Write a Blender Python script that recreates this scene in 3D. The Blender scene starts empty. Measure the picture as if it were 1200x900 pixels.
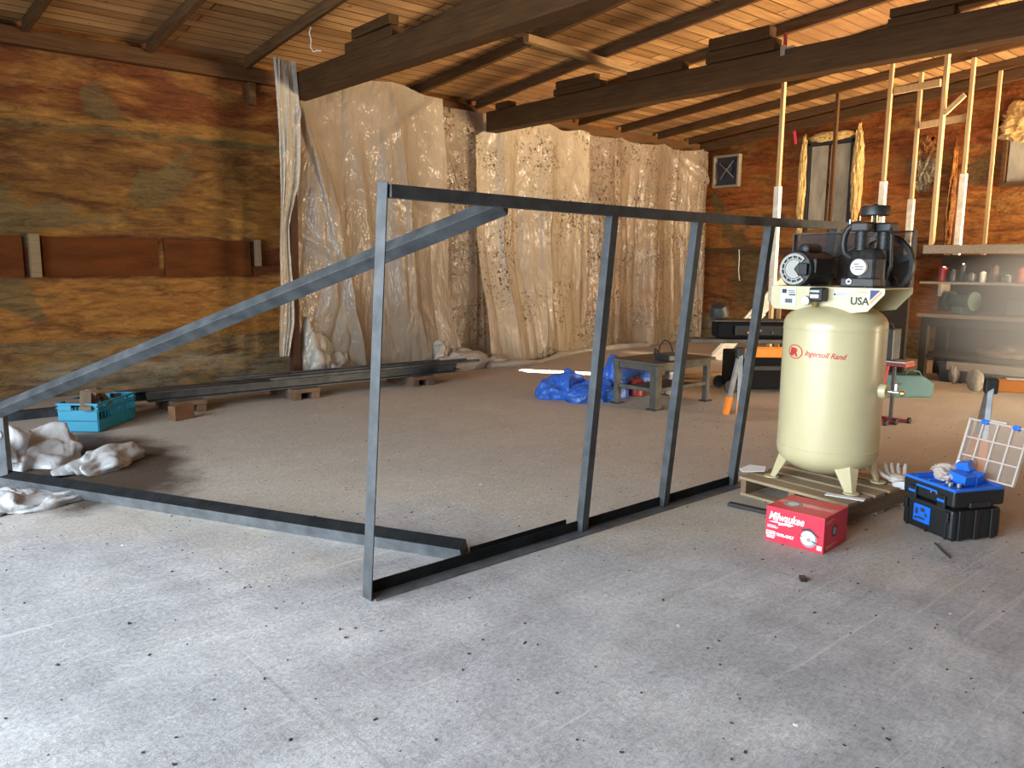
import bpy, bmesh, math, random
from mathutils import Vector, Matrix, noise, Euler
random.seed(7)
S = bpy.context.scene
COL = S.collection
PI = math.pi

# ------------------------------------------------------------------ helpers
class MB:
    """collects verts and faces of one part"""
    def __init__(s): s.v = []; s.f = []
    def add(s, vs, fs):
        o = len(s.v); s.v += [Vector(p) for p in vs]; s.f += [tuple(i + o for i in f) for f in fs]; return s
    def box(s, c, d, rot=None):
        x, y, z = d[0] / 2, d[1] / 2, d[2] / 2
        vs = [Vector((a * x, b * y, e * z)) for a in (-1, 1) for b in (-1, 1) for e in (-1, 1)]
        if rot:
            R = Euler(rot).to_matrix(); vs = [R @ p for p in vs]
        c = Vector(c)
        return s.add([p + c for p in vs], [(0, 1, 3, 2), (4, 6, 7, 5), (0, 4, 5, 1), (2, 3, 7, 6), (0, 2, 6, 4), (1, 5, 7, 3)])
    def frame(s, p0, p1, up=(0, 0, 1)):
        p0, p1 = Vector(p0), Vector(p1); t = (p1 - p0).normalized(); up = Vector(up)
        if abs(t.dot(up)) > .98: up = Vector((1, 0, 0))
        a = t.cross(up).normalized(); b = a.cross(t).normalized()
        return p0, p1, a, b
    def sweep(s, p0, p1, prof, up=(0, 0, 1), roll=0):
        """closed profile [(a,b)...] swept along p0-p1; a sideways, b upwards"""
        p0, p1, a, b = s.frame(p0, p1, up)
        c, q = math.cos(roll), math.sin(roll)
        a, b = a * c + b * q, b * c - a * q
        n = len(prof)
        vs = [p + a * u + b * w for p in (p0, p1) for u, w in prof]
        fs = [(i, (i + 1) % n, n + (i + 1) % n, n + i) for i in range(n)]
        return s.add(vs, fs + [tuple(range(n - 1, -1, -1)), tuple(range(n, 2 * n))])
    def bar(s, p0, p1, w, h, up=(0, 0, 1), roll=0):
        return s.sweep(p0, p1, [(-w / 2, -h / 2), (w / 2, -h / 2), (w / 2, h / 2), (-w / 2, h / 2)], up, roll)
    def angle(s, p0, p1, w, t=.006, up=(0, 0, 1), roll=0, fa=1, fb=1):
        """L angle iron, corner on the line, flanges towards fa*a and fb*b"""
        pr = [(0, 0), (fa * w, 0), (fa * w, fb * t), (fa * t, fb * t), (fa * t, fb * w), (0, fb * w)]
        return s.sweep(p0, p1, pr, up, roll)
    def tube(s, pts, r, n=10, cap=True):
        pts = [Vector(p) for p in pts]; rr = r if isinstance(r, (list, tuple)) else [r] * len(pts)
        rings = []; prev = None
        for i, p in enumerate(pts):
            t = (pts[min(i + 1, len(pts) - 1)] - pts[max(i - 1, 0)]).normalized()
            if prev is None:
                u = Vector((0, 0, 1)) if abs(t.z) < .9 else Vector((1, 0, 0)); a = t.cross(u).normalized()
            else:
                a = (prev - t * prev.dot(t)).normalized()
            prev = a; b = t.cross(a)
            rings.append([p + (a * math.cos(2 * PI * k / n) + b * math.sin(2 * PI * k / n)) * rr[i] for k in range(n)])
        vs = [q for ring in rings for q in ring]
        fs = [(i * n + k, i * n + (k + 1) % n, (i + 1) * n + (k + 1) % n, (i + 1) * n + k) for i in range(len(pts) - 1) for k in range(n)]
        if cap: fs += [tuple(range(n - 1, -1, -1)), tuple((len(pts) - 1) * n + k for k in range(n))]
        return s.add(vs, fs)
    def lathe(s, prof, c=(0, 0, 0), axis='z', n=32, cap=True):
        """profile [(r, h)...] turned about an axis through c"""
        c = Vector(c); vs = []
        for r, h in prof:
            for k in range(n):
                x, y = r * math.cos(2 * PI * k / n), r * math.sin(2 * PI * k / n)
                vs.append(c + (Vector((x, y, h)) if axis == 'z' else Vector((h, x, y)) if axis == 'x' else Vector((y, h, x))))
        m = len(prof)
        fs = [(i * n + k, i * n + (k + 1) % n, (i + 1) * n + (k + 1) % n, (i + 1) * n + k) for i in range(m - 1) for k in range(n)]
        return s.add(vs, fs + ([tuple(range(n - 1, -1, -1)), tuple((m - 1) * n + k for k in range(n))] if cap else []))
    def prism(s, poly, o, ux, uy, uz, t):
        """polygon (a,b) in the ux,uy plane at o, extruded t along uz"""
        o, ux, uy, uz = Vector(o), Vector(ux), Vector(uy), Vector(uz); n = len(poly)
        vs = [o + ux * a + uy * b + uz * e for e in (0, t) for a, b in poly]
        return s.add(vs, [tuple(range(n - 1, -1, -1)), tuple(range(n, 2 * n))] + [(i, (i + 1) % n, n + (i + 1) % n, n + i) for i in range(n)])
    def build(s, name, mat, parent=None, bevel=0, smooth=False, loc=None):
        me = bpy.data.meshes.new(name)
        o = bpy.data.objects.new(name, me)
        off = Vector((0, 0, 0))
        if parent is None and loc is None and s.v:
            xs = [p.x for p in s.v]; ys = [p.y for p in s.v]; zs = [p.z for p in s.v]
            off = Vector(((min(xs) + max(xs)) / 2, (min(ys) + max(ys)) / 2, min(zs)))
        elif loc is not None: off = Vector(loc)
        me.from_pydata([p - off for p in s.v], [], s.f); o.location = off
        bm = bmesh.new(); bm.from_mesh(me); bmesh.ops.recalc_face_normals(bm, faces=bm.faces); bm.to_mesh(me); bm.free()
        me.materials.append(mat); COL.objects.link(o)
        if parent: o.parent = parent
        if smooth:
            for p in me.polygons: p.use_smooth = True
            me.set_sharp_from_angle(angle=math.radians(38))
        if bevel:
            b = o.modifiers.new('bevel', 'BEVEL'); b.width = bevel; b.segments = 2; b.limit_method = 'ANGLE'; b.angle_limit = math.radians(40)
        return o

def tag(o, label=None, cat=None, group=None, kind=None):
    if label: o['label'] = label
    if cat: o['category'] = cat
    if group: o['group'] = group
    if kind: o['kind'] = kind
    return o
def thing(name, label, cat, loc, rz=0, group=None):
    o = bpy.data.objects.new(name, None); COL.objects.link(o); o.location = loc; o.rotation_euler = (0, 0, rz)
    o.empty_display_size = .1
    return tag(o, label, cat, group)
def text(name, s, size, mat, parent, M, shear=0, depth=.0008, bend=None, sx=1, fat=0, align='LEFT'):
    cu = bpy.data.curves.new(name, 'FONT'); cu.body = s; cu.size = size; cu.extrude = depth; cu.shear = shear; cu.offset = fat; cu.align_x = align
    cu.resolution_u = 3
    tmp = bpy.data.objects.new(name + '_source', cu); COL.objects.link(tmp)
    dg = bpy.context.evaluated_depsgraph_get(); me = bpy.data.meshes.new_from_object(tmp.evaluated_get(dg))
    bpy.data.objects.remove(tmp); bpy.data.curves.remove(cu)
    for v in me.vertices:
        p = Vector((v.co.x * sx, v.co.y, v.co.z)); v.co = bend(p) if bend else M @ p
    o = bpy.data.objects.new(name, me); me.materials.clear(); me.materials.append(mat); COL.objects.link(o); o.parent = parent
    return o

# ------------------------------------------------------------------ materials
def N(nt, t, **k):
    n = nt.nodes.new(t)
    for a, b in k.items(): setattr(n, a, b)
    return n
def base(name, col=(.5, .5, .5), rough=.6, metal=0, **k):
    m = bpy.data.materials.new(name); m.use_nodes = True
    b = m.node_tree.nodes['Principled BSDF']
    b.inputs['Base Color'].default_value = (*col, 1); b.inputs['Roughness'].default_value = rough; b.inputs['Metallic'].default_value = metal
    for a, v in k.items(): b.inputs[a].default_value = v
    return m, m.node_tree, b
def mapping(nt, sc=(1, 1, 1), coord='Object', rot=(0, 0, 0)):
    tc = N(nt, 'ShaderNodeTexCoord'); mp = N(nt, 'ShaderNodeMapping')
    mp.inputs['Scale'].default_value = sc; mp.inputs['Rotation'].default_value = rot
    nt.links.new(tc.outputs[coord], mp.inputs['Vector']); return mp.outputs['Vector']
def noi(nt, vec, scale, detail=6, rough=.6, dist=0):
    n = N(nt, 'ShaderNodeTexNoise'); n.inputs['Scale'].default_value = scale; n.inputs['Detail'].default_value = detail
    n.inputs['Roughness'].default_value = rough; n.inputs['Distortion'].default_value = dist
    nt.links.new(vec, n.inputs['Vector']); return n.outputs['Fac']
def ramp(nt, fac, stops, interp='LINEAR'):
    r = N(nt, 'ShaderNodeValToRGB'); e = r.color_ramp.elements; r.color_ramp.interpolation = interp
    while len(e) < len(stops): e.new(.5)
    for i, (p, c) in enumerate(stops):
        e[i].position = p; e[i].color = (*c, 1) if len(c) == 3 else c
    nt.links.new(fac, r.inputs['Fac']); return r.outputs['Color']
def mix(nt, fac, a, b, mode='MIX'):
    m = N(nt, 'ShaderNodeMix', data_type='RGBA', blend_type=mode)
    if isinstance(fac, (int, float)): m.inputs['Factor'].default_value = fac
    else: nt.links.new(fac, m.inputs['Factor'])
    for i, x in (('A', a), ('B', b)):
        k = [q for q in m.inputs if q.name == i and q.type == 'RGBA'][0]
        if isinstance(x, tuple): k.default_value = (*x, 1)
        else: nt.links.new(x, k)
    return [q for q in m.outputs if q.type == 'RGBA'][0]
def mth(nt, op, a, b=0.0, clamp=False):
    m = N(nt, 'ShaderNodeMath', operation=op); m.use_clamp = clamp
    for i, x in enumerate((a, b)):
        if isinstance(x, (int, float)): m.inputs[i].default_value = x
        else: nt.links.new(x, m.inputs[i])
    return m.outputs[0]
def bump(nt, b, h, strength=.3, dist=.02):
    n = N(nt, 'ShaderNodeBump'); n.inputs['Strength'].default_value = strength; n.inputs['Distance'].default_value = dist
    nt.links.new(h, n.inputs['Height']); nt.links.new(n.outputs[0], b.inputs['Normal'])
W1, W0 = (1, 1, 1), (0, 0, 0)

def speckled(name, c1, c2, scale=8, rough=.6, bs=.2, bd=.01, metal=0, sc=(1, 1, 1), lo=.35, hi=.65, detail=6, **k):
    m, nt, b = base(name, c1, rough, metal, **k)
    v = mapping(nt, sc); f = noi(nt, v, scale, detail)
    nt.links.new(ramp(nt, f, [(lo, c1), (hi, c2)]), b.inputs['Base Color'])
    if bs: bump(nt, b, f, bs, bd)
    return m
def wood(name, c1, c2, axis=0, scale=3, rough=.75, bs=.25):
    s = [14, 14, 14]; s[axis] = .8
    m, nt, b = base(name, c1, rough)
    v = mapping(nt, tuple(s)); f = noi(nt, v, scale, 8, .65, .4); g = noi(nt, mapping(nt, (1, 1, 1)), 1.7, 3)
    c = ramp(nt, f, [(.3, c1), (.7, c2)]); c = mix(nt, mth(nt, 'MULTIPLY', g, .6), c, tuple(x * .55 for x in c1))
    nt.links.new(c, b.inputs['Base Color']); bump(nt, b, f, bs, .01); b.inputs['Specular IOR Level'].default_value = .15
    return m

M = {}
M['steel'] = speckled('mill_scale_steel', (.026, .030, .032), (.058, .064, .068), 9, .6, .05, .003, .1, (1, 1, 1))
M['steel_pale'] = speckled('pale_grey_steel', (.075, .084, .090), (.14, .15, .16), 9, .4, .05, .003, .2)  # paler steel for flanges, brace front and end post
M['steel_black'] = speckled('black_steel_face', (.007, .008, .008), (.015, .016, .017), 9, .8, .05, .003, **{'Specular IOR Level': .1})  # black for the webs and the brace's upper face
M['steel_stock'] = speckled('dark_steel_stock', (.022, .028, .034), (.06, .07, .08), 7, .5, .05, .003, .35)
M['dark_wood'] = wood('dark_old_timber', (.042, .019, .006), (.09, .043, .014), 1)
M['rafter'] = wood('old_rafter_timber', (.060, .029, .011), (.15, .078, .032), 1)
M['plate'] = wood('old_wall_plate_timber', (.060, .026, .009), (.13, .062, .024), 0)
M['black_wood'] = wood('shade_dark_boards', (.020, .015, .010), (.045, .034, .023), 1)  # timber darkened to carry the shade round the workbench
M['batten'] = wood('old_batten_timber', (.15, .085, .035), (.28, .17, .08), 0)
M['stud'] = wood('pale_stud_timber', (.42, .27, .13), (.62, .43, .23), 2)
M['white_stud'] = speckled('pale_and_sunlit_white', (.62, .55, .42), (.8, .74, .6), 14, .7, .2, .004)  # white for pale things and for sunlight painted on the studs
M['grey_wood'] = wood('weathered_grey_timber', (.22, .18, .13), (.36, .30, .22), 0)
M['pallet'] = wood('pallet_timber', (.30, .22, .13), (.45, .35, .23), 1)
M['pallet_dark'] = wood('pallet_stringer_timber', (.17, .12, .07), (.28, .20, .12), 0)
M['brown_post'] = wood('brown_post_timber', (.045, .022, .014), (.09, .042, .024), 2)
M['tank'], nt, b = base('cream_gloss_paint', (.55, .49, .28), .33); b.inputs['Coat Weight'].default_value = .3; b.inputs['Coat Roughness'].default_value = .2
g = noi(nt, mapping(nt), 2.5, 4); nt.links.new(ramp(nt, g, [(.3, (.52, .46, .26)), (.7, (.58, .52, .30))]), b.inputs['Base Color'])
M['black_iron'] = speckled('black_painted_iron', (.012, .012, .013), (.03, .03, .03), 20, .45, .1, .002)
M['black_plastic'] = base('black_plastic', (.008, .009, .010), .5)[0]
M['silver'] = base('bright_metal', (.5, .5, .48), .3, .9)[0]
M['brass'] = base('brass_fitting', (.55, .42, .18), .3, .9)[0]
M['white_label'] = base('white_label', (.6, .6, .58), .5)[0]
M['ink'] = base('black_ink', (.03, .03, .035), .6)[0]
M['blue_ink'] = base('dark_blue_ink', (.05, .06, .2), .6)[0]
M['orange_ink'] = base('orange_print', (.7, .35, .2), .6)[0]
M['red_ink'] = base('red_print', (.55, .03, .03), .5)[0]
M['red_card'] = speckled('red_printed_card', (.66, .014, .045), (.58, .012, .038), 5, .45, .02, .002)
M['white_ink'] = base('white_print', (.85, .83, .82), .5)[0]
M['grey_ink'] = base('grey_print', (.25, .25, .26), .5)[0]
M['blue_plastic'] = base('blue_plastic', (.01, .13, .62), .4)[0]
M['teal_plastic'] = base('turquoise_plastic', (.008, .21, .33), .42)[0]
M['teal_dull'] = speckled('dull_teal_plastic', (.012, .065, .075), (.018, .09, .10), 3, .6, .05)
M['orange_plastic'] = base('orange_plastic', (.75, .22, .03), .45)[0]
M['galv'] = speckled('grey_metal_tube', (.28, .30, .31), (.4, .42, .43), 10, .4, .05, .002, .5)
M['red_paint'] = speckled('red_painted_steel', (.30, .02, .02), (.22, .015, .015), 6, .45, .05)
M['rust'] = speckled('rusty_brown', (.07, .043, .025), (.15, .09, .055), 8, .8, .3)
M['table_steel'] = speckled('dull_grey_table_steel', (.045, .040, .032), (.095, .085, .068), 6, .6, .1, .004, .1)
M['card'] = speckled('brown_cardboard', (.12, .055, .025), (.19, .09, .045), 5, .85, .1)
M['glove'] = speckled('white_knit_glove', (.55, .52, .45), (.7, .67, .6), 60, .9, .4, .003)
M['sack'] = speckled('grey_brown_net', (.13, .115, .09), (.22, .19, .15), 30, .8, .3, .005)
M['paper'] = base('white_paper', (.78, .79, .8), .6)[0]
M['cord'] = base('pale_cord', (.75, .70, .6), .8)[0]
M['foam_yellow'] = speckled('yellow_spray_foam', (.55, .33, .09), (.72, .50, .2), 12, .6, .8, .03)
M['vent'] = base('grey_vent_metal', (.38, .37, .34), .5, .2)[0]
M['matte_black'] = base('matte_black_shell', (.005, .005, .006), .7, 0, **{'Specular IOR Level': .1})[0]
M['ply'] = speckled('weathered_plywood', (.20, .18, .13), (.36, .32, .24), 3, .8, .2, .01, 0, (2, 2, .6))
M['grey_dark'] = speckled('dark_grey_shell', (.010, .011, .010), (.024, .026, .024), 5, .55, .1)
M['green_paint'] = speckled('green_machine_paint', (.018, .05, .033), (.035, .08, .055), 5, .5, .1)
M['debris'] = speckled('dark_scrap', (.02, .018, .016), (.06, .05, .045), 20, .8, .2)
M['chip'] = speckled('pale_chip', (.45, .42, .38), (.6, .58, .52), 20, .8, .2)

def ridges(nt, vec, s1, s2):
    """crumple pattern: creased ridges out of two noises"""
    o = []
    for s, d in ((s1, .6), (s2, .3)):
        f = noi(nt, vec, s, 3, .55, d); o.append(mth(nt, 'ABSOLUTE', mth(nt, 'SUBTRACT', f, .5)))
    return mth(nt, 'ADD', mth(nt, 'MULTIPLY', o[0], 1.0), mth(nt, 'MULTIPLY', o[1], .45))
def plastic_sheet(name, col, trans, spots=None, alpha=.9, zs=1.0, bd=.055):
    m, nt, b = base(name, col, .24)
    v = mapping(nt, (1, 1, .55 * zs)); r = ridges(nt, v, 4.5, 14)
    b.inputs['Specular IOR Level'].default_value = .55
    bump(nt, b, r, .9, bd)
    c = mix(nt, ramp(nt, noi(nt, mapping(nt, (1, 1, .3)), 1.3, 4), [(.35, W0), (.65, W1)]), col, tuple(x * .78 for x in col))
    if spots:
        vs = mapping(nt, (1, 1, 1)); sp = noi(nt, vs, spots[0], 3, .8); cl = noi(nt, vs, spots[2], 2, .5)
        f = mth(nt, 'MULTIPLY', ramp(nt, sp, [(spots[1], W0), (spots[1] + .03, W1)]), ramp(nt, cl, [(spots[3], W0), (spots[3] + .12, W1)]))
        c = mix(nt, f, c, (.05, .035, .02))
    nt.links.new(c, b.inputs['Base Color'])
    tr = N(nt, 'ShaderNodeBsdfTranslucent'); nt.links.new(c, tr.inputs['Color'])
    tp = N(nt, 'ShaderNodeBsdfTransparent'); tp.inputs[0].default_value = (1, .96, .9, 1)
    m1 = N(nt, 'ShaderNodeMixShader'); m1.inputs[0].default_value = trans
    nt.links.new(b.outputs[0], m1.inputs[1]); nt.links.new(tr.outputs[0], m1.inputs[2])
    m2 = N(nt, 'ShaderNodeMixShader'); m2.inputs[0].default_value = 1 - alpha
    nt.links.new(m1.outputs[0], m2.inputs[1]); nt.links.new(tp.outputs[0], m2.inputs[2])
    nt.links.new(m2.outputs[0], nt.nodes['Material Output'].inputs['Surface'])
    return m
M['sheet'] = plastic_sheet('clear_plastic_sheeting', (.40, .335, .26), .2, None, .72)
M['sheet_grey'] = plastic_sheet('greyish_plastic_sheeting', (.5, .47, .41), .2, None, .9)
M['sheet_mold'] = plastic_sheet('mouldy_plastic_sheeting', (.40, .32, .235), .2, (22, .55, 1.4, .44), .60)
M['sheet_mold2'] = plastic_sheet('plastic_sheeting_with_mould_specks', (.52, .43, .31), .25, (20, .555, 1.1, .45), .80)
M['bag'] = plastic_sheet('white_plastic_bag', (.66, .67, .67), .15, None, 1, bd=.025)
M['tarp'], nt, b = base('blue_tarpaulin', (.015, .09, .42), .38)
r = ridges(nt, mapping(nt), 4, 11); bump(nt, b, r, 1, .05)
nt.links.new(ramp(nt, noi(nt, mapping(nt), 3), [(.3, (.012, .07, .34)), (.7, (.03, .13, .52))]), b.inputs['Base Color'])

# frosted organiser lid
m, nt, b = base('frosted_clear_plastic', (.42, .36, .30), .25); M['frost'] = m
tp = N(nt, 'ShaderNodeBsdfTransparent'); ms = N(nt, 'ShaderNodeMixShader'); ms.inputs[0].default_value = .78
nt.links.new(b.outputs[0], ms.inputs[1]); nt.links.new(tp.outputs[0], ms.inputs[2]); nt.links.new(ms.outputs[0], nt.nodes['Material Output'].inputs['Surface'])
m, nt, b = base('frosted_plastic_ribs', (.62, .53, .46), .3); M['frost_rib'] = m
tp = N(nt, 'ShaderNodeBsdfTransparent'); ms = N(nt, 'ShaderNodeMixShader'); ms.inputs[0].default_value = .30
nt.links.new(b.outputs[0], ms.inputs[1]); nt.links.new(tp.outputs[0], ms.inputs[2]); nt.links.new(ms.outputs[0], nt.nodes['Material Output'].inputs['Surface'])
# wire guard: holes in a dark sheet
m, nt, b = base('black_expanded_mesh', (.02, .02, .02), .5, .3); M['mesh'] = m
v = mapping(nt, (1, 1, 1)); ck = N(nt, 'ShaderNodeSeparateXYZ'); nt.links.new(v, ck.inputs[0])
a = mth(nt, 'GREATER_THAN', mth(nt, 'FRACT', mth(nt, 'MULTIPLY', mth(nt, 'ADD', ck.outputs[1], ck.outputs[2]), 90)), .35)
c = mth(nt, 'GREATER_THAN', mth(nt, 'FRACT', mth(nt, 'MULTIPLY', mth(nt, 'SUBTRACT', ck.outputs[1], ck.outputs[2]), 90)), .35)
tp = N(nt, 'ShaderNodeBsdfTransparent'); ms = N(nt, 'ShaderNodeMixShader')
nt.links.new(mth(nt, 'MULTIPLY', a, c), ms.inputs[0]); nt.links.new(b.outputs[0], ms.inputs[1]); nt.links.new(tp.outputs[0], ms.inputs[2])
nt.links.new(ms.outputs[0], nt.nodes['Material Output'].inputs['Surface'])

# concrete floor
m, nt, b = base('worn_concrete', (.4, .4, .4), .8); M['floor'] = m
v = mapping(nt); vs = mapping(nt, (.35, 1.6, 1), rot=(0, 0, .18)); vt = mapping(nt, (1.8, .4, 1), rot=(0, 0, -.5))
c = ramp(nt, noi(nt, v, 1.1, 8, .65, .3), [(.3, (.33, .33, .34)), (.5, (.45, .45, .455)), (.7, (.60, .595, .585))])
st = ramp(nt, noi(nt, vs, 2.2, 8, .7, .4), [(.35, (.68, .67, .66)), (.62, W1)]); c = mix(nt, .7, c, st, 'MULTIPLY')
st2 = ramp(nt, noi(nt, vt, 3.1, 6, .7, .2), [(.3, (.72, .72, .72)), (.6, W1)]); c = mix(nt, .6, c, st2, 'MULTIPLY')
fine = noi(nt, v, 38, 8, .85); c = mix(nt, .8, c, ramp(nt, fine, [(.34, (.5, .49, .48)), (.48, (.95, .95, .95)), (.66, (1.3, 1.3, 1.3))]), 'MULTIPLY')
pit = ramp(nt, noi(nt, v, 17, 5, .7), [(.62, W0), (.7, W1)]); c = mix(nt, mth(nt, 'MULTIPLY', pit, .45), c, (.13, .11, .09))
scr = ramp(nt, noi(nt, mapping(nt, (.12, 5.5, 1), rot=(0, 0, .45)), 3.2, 5, .7, .3), [(.60, W0), (.66, W1)]); c = mix(nt, mth(nt, 'MULTIPLY', scr, .30), c, (.74, .73, .71))
scr = ramp(nt, noi(nt, mapping(nt, (4.5, .2, 1), rot=(0, 0, .2)), 3.0, 5, .7, .3), [(.62, W0), (.67, W1)]); c = mix(nt, mth(nt, 'MULTIPLY', scr, .35), c, (.17, .155, .14))
# brown dust further in
sx = N(nt, 'ShaderNodeSeparateXYZ'); nt.links.new(v, sx.inputs[0])
d = mth(nt, 'ADD', mth(nt, 'MULTIPLY', sx.outputs[0], .115), mth(nt, 'MULTIPLY', sx.outputs[1], .115))
d = mth(nt, 'ADD', d, mth(nt, 'MULTIPLY', noi(nt, v, .9, 5), .5))
dust = ramp(nt, d, [(.85, W0), (1.35, (.75, .75, .75))]); c = mix(nt, dust, c, mix(nt, fine, (.30, .265, .20), (.58, .51, .41)))
# dark brown patch on the floor near the crate
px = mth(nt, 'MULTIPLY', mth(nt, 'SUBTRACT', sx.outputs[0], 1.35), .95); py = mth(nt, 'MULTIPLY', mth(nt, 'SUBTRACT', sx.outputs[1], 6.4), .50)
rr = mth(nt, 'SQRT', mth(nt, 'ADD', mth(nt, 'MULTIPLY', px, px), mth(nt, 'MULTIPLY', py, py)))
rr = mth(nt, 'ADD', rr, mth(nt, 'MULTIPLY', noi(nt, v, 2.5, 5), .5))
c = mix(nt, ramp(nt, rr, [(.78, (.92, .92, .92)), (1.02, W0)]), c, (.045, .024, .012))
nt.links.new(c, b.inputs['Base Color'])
h = mth(nt, 'ADD', mth(nt, 'MULTIPLY', noi(nt, v, 45, 6, .75), .35), mth(nt, 'ADD', noi(nt, vs, 3, 8, .7), mth(nt, 'MULTIPLY', noi(nt, mapping(nt, (1, 6, 1), rot=(0, 0, .25)), 9, 5, .7), .35)))
bump(nt, b, h, .8, .02)
nt.links.new(ramp(nt, fine, [(.3, (.55,) * 3), (.7, (.85,) * 3)]), b.inputs['Roughness'])

def foam_wall(name, bands, horiz=0):
    """spray foam over old boards: bands = [(z, colour)...] bottom to top"""
    m, nt, b = base(name, (.4, .2, .08), .5)
    v = mapping(nt); sx = N(nt, 'ShaderNodeSeparateXYZ'); nt.links.new(v, sx.inputs[0])
    vn = mapping(nt, (.8, .8, 2.2)); n1 = noi(nt, vn, 1.4, 7, .65, .6); n2 = noi(nt, mapping(nt, (.5, .5, 3)), 2.3, 8, .7, .5); n3 = noi(nt, v, 7, 6, .7); n4 = noi(nt, mapping(nt, (.6, .6, 2.5)), 5.5, 8, .75, .8)
    z = mth(nt, 'ADD', mth(nt, 'MULTIPLY', sx.outputs[2], 1 / 4.4), mth(nt, 'MULTIPLY', mth(nt, 'SUBTRACT', n1, .5), .05))
    st = []
    for i, (zz, col) in enumerate(bands):
        st.append((max(0, zz / 4.4 - (.004 if i else 0)), bands[i - 1][1] if i else col))
        if i: st.append((zz / 4.4 + .006, col))
    c = ramp(nt, z, st)
    c = mix(nt, ramp(nt, n2, [(.50, W0), (.64, (.8,) * 3)]), c, (.055, .016, .004))
    c = mix(nt, ramp(nt, n1, [(.50, W0), (.66, (.8,) * 3)]), c, (.25, .125, .03))
    c = mix(nt, ramp(nt, noi(nt, v, .85, 3, .4, .8), [(.60, W0), (.63, (.75,) * 3)]), c, (.10, .075, .030))
    c = mix(nt, .85, c, ramp(nt, n4, [(.33, (.42, .36, .32)), (.5, (.95, .95, .95)), (.68, (1.5, 1.5, 1.45))]), 'MULTIPLY')
    c = mix(nt, ramp(nt, n3, [(.60, W0), (.72, (.5,) * 3)]), c, (.10, .035, .012))
    nt.links.new(c, b.inputs['Base Color'])
    h = mth(nt, 'ADD', mth(nt, 'MULTIPLY', n1, 1.2), mth(nt, 'ADD', mth(nt, 'MULTIPLY', n3, .35), mth(nt, 'MULTIPLY', n2, .6)))
    bump(nt, b, h, .9, .06); b.inputs['Specular IOR Level'].default_value = .2
    return m
GOLD, RED, KH, BR, CON = (.150, .070, .014), (.125, .036, .008), (.080, .056, .020), (.075, .022, .006), (.17, .135, .085)
M['wall_l'] = foam_wall('spray_foamed_boards', [(0, CON), (.36, (.15, .10, .045)), (.60, (.24, .105, .022)), (1.28, BR), (1.76, GOLD), (2.30, (.125, .056, .013)), (2.86, KH), (2.93, (.21, .10, .022)), (3.08, RED)])
M['wall_b'] = foam_wall('red_brown_spray_foam', [(0, CON), (.5, (.20, .075, .022)), (1.78, (.34, .125, .028)), (2.6, (.27, .078, .015)), (3.3, (.2, .055, .012))])
M['recess'] = speckled('brown_foam_panel', (.060, .018, .004), (.10, .030, .007), 3, .8, .6, .03, 0, (.6, 1, 2.5), **{'Specular IOR Level': .1})
M['wall_plain'] = speckled('brown_boards', (.22, .12, .05), (.3, .17, .08), 2, .8, .3, .03)

# roof boards: planks along x with random tone per plank
m, nt, b = base('roof_boards', (.5, .3, .15), .7); M['roof'] = m
br = N(nt, 'ShaderNodeTexBrick'); br.offset = .37; br.inputs['Scale'].default_value = 1
br.inputs['Brick Width'].default_value = 5.2; br.inputs['Row Height'].default_value = .18; br.inputs['Mortar Size'].default_value = .009; br.inputs['Bias'].default_value = 0
br.inputs['Color1'].default_value = (.24, .125, .045, 1); br.inputs['Color2'].default_value = (.52, .30, .125, 1); br.inputs['Mortar'].default_value = (.03, .014, .006, 1)
v = mapping(nt); nt.links.new(v, br.inputs['Vector'])
gr = noi(nt, mapping(nt, (.7, 16, 16)), 2.5, 8, .65, .5); c = mix(nt, .8, br.outputs['Color'], ramp(nt, gr, [(.3, (.42, .36, .3)), (.62, (1.15, 1.12, 1.1))]), 'MULTIPLY')
c = mix(nt, ramp(nt, noi(nt, v, .55, 5, .6), [(.45, W0), (.68, (.75,) * 3)]), c, (.20, .10, .045))
c = mix(nt, ramp(nt, noi(nt, v, 9, 3, .6), [(.68, W0), (.73, (.8,) * 3)]), c, (.08, .035, .015))
nt.links.new(c, b.inputs['Base Color'])
b.inputs['Specular IOR Level'].default_value = .15; bump(nt, b, mth(nt, 'ADD', br.outputs['Fac'], mth(nt, 'MULTIPLY', gr, -.3)), -.6, .02)

# ------------------------------------------------------------------ the shell
YW, XW, YR, XF = 9.8, 13.4, -3.2, -3.6           # left wall, back wall, right wall, front wall
def roof_z(y): return 3.90 + .09 * (9.8 - y)
def struct(o): o['kind'] = 'structure'; return o
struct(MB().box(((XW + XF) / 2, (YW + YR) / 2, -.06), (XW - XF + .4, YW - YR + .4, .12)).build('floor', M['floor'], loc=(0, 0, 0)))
struct(MB().box(((XW + XF) / 2, YW + .1, 2.2), (XW - XF + .4, .2, 4.6)).build('wall_left', M['wall_l'], loc=(0, 0, 0)))
struct(MB().box((XW + .1, (YW + YR) / 2, 2.6), (.2, YW - YR + .4, 5.4)).build('wall_back', M['wall_b'], loc=(0, 0, 0)))
mb = MB()   # right wall with an unseen opening added for the warm side lamp, x 5.5..11.5, z 0..2.6
D0, D1, DZ = 8.8, 13.2, 2.4
mb.box(((XF + D0) / 2, YR - .1, 2.6), (D0 - XF, .2, 5.4)); mb.box(((D1 + XW) / 2, YR - .1, 2.6), (XW - D1, .2, 5.4)); mb.box(((D0 + D1) / 2, YR - .1, (DZ + 5.3) / 2), (D1 - D0, .2, 5.3 - DZ))
struct(mb.build('wall_right', M['wall_plain'], loc=(0, 0, 0)))
mb = MB()   # front wall behind the camera with the big doors open y -2.6..5.4, z 0..3.6
E0, E1, EZ = -.6, 7.0, 3.8
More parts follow.
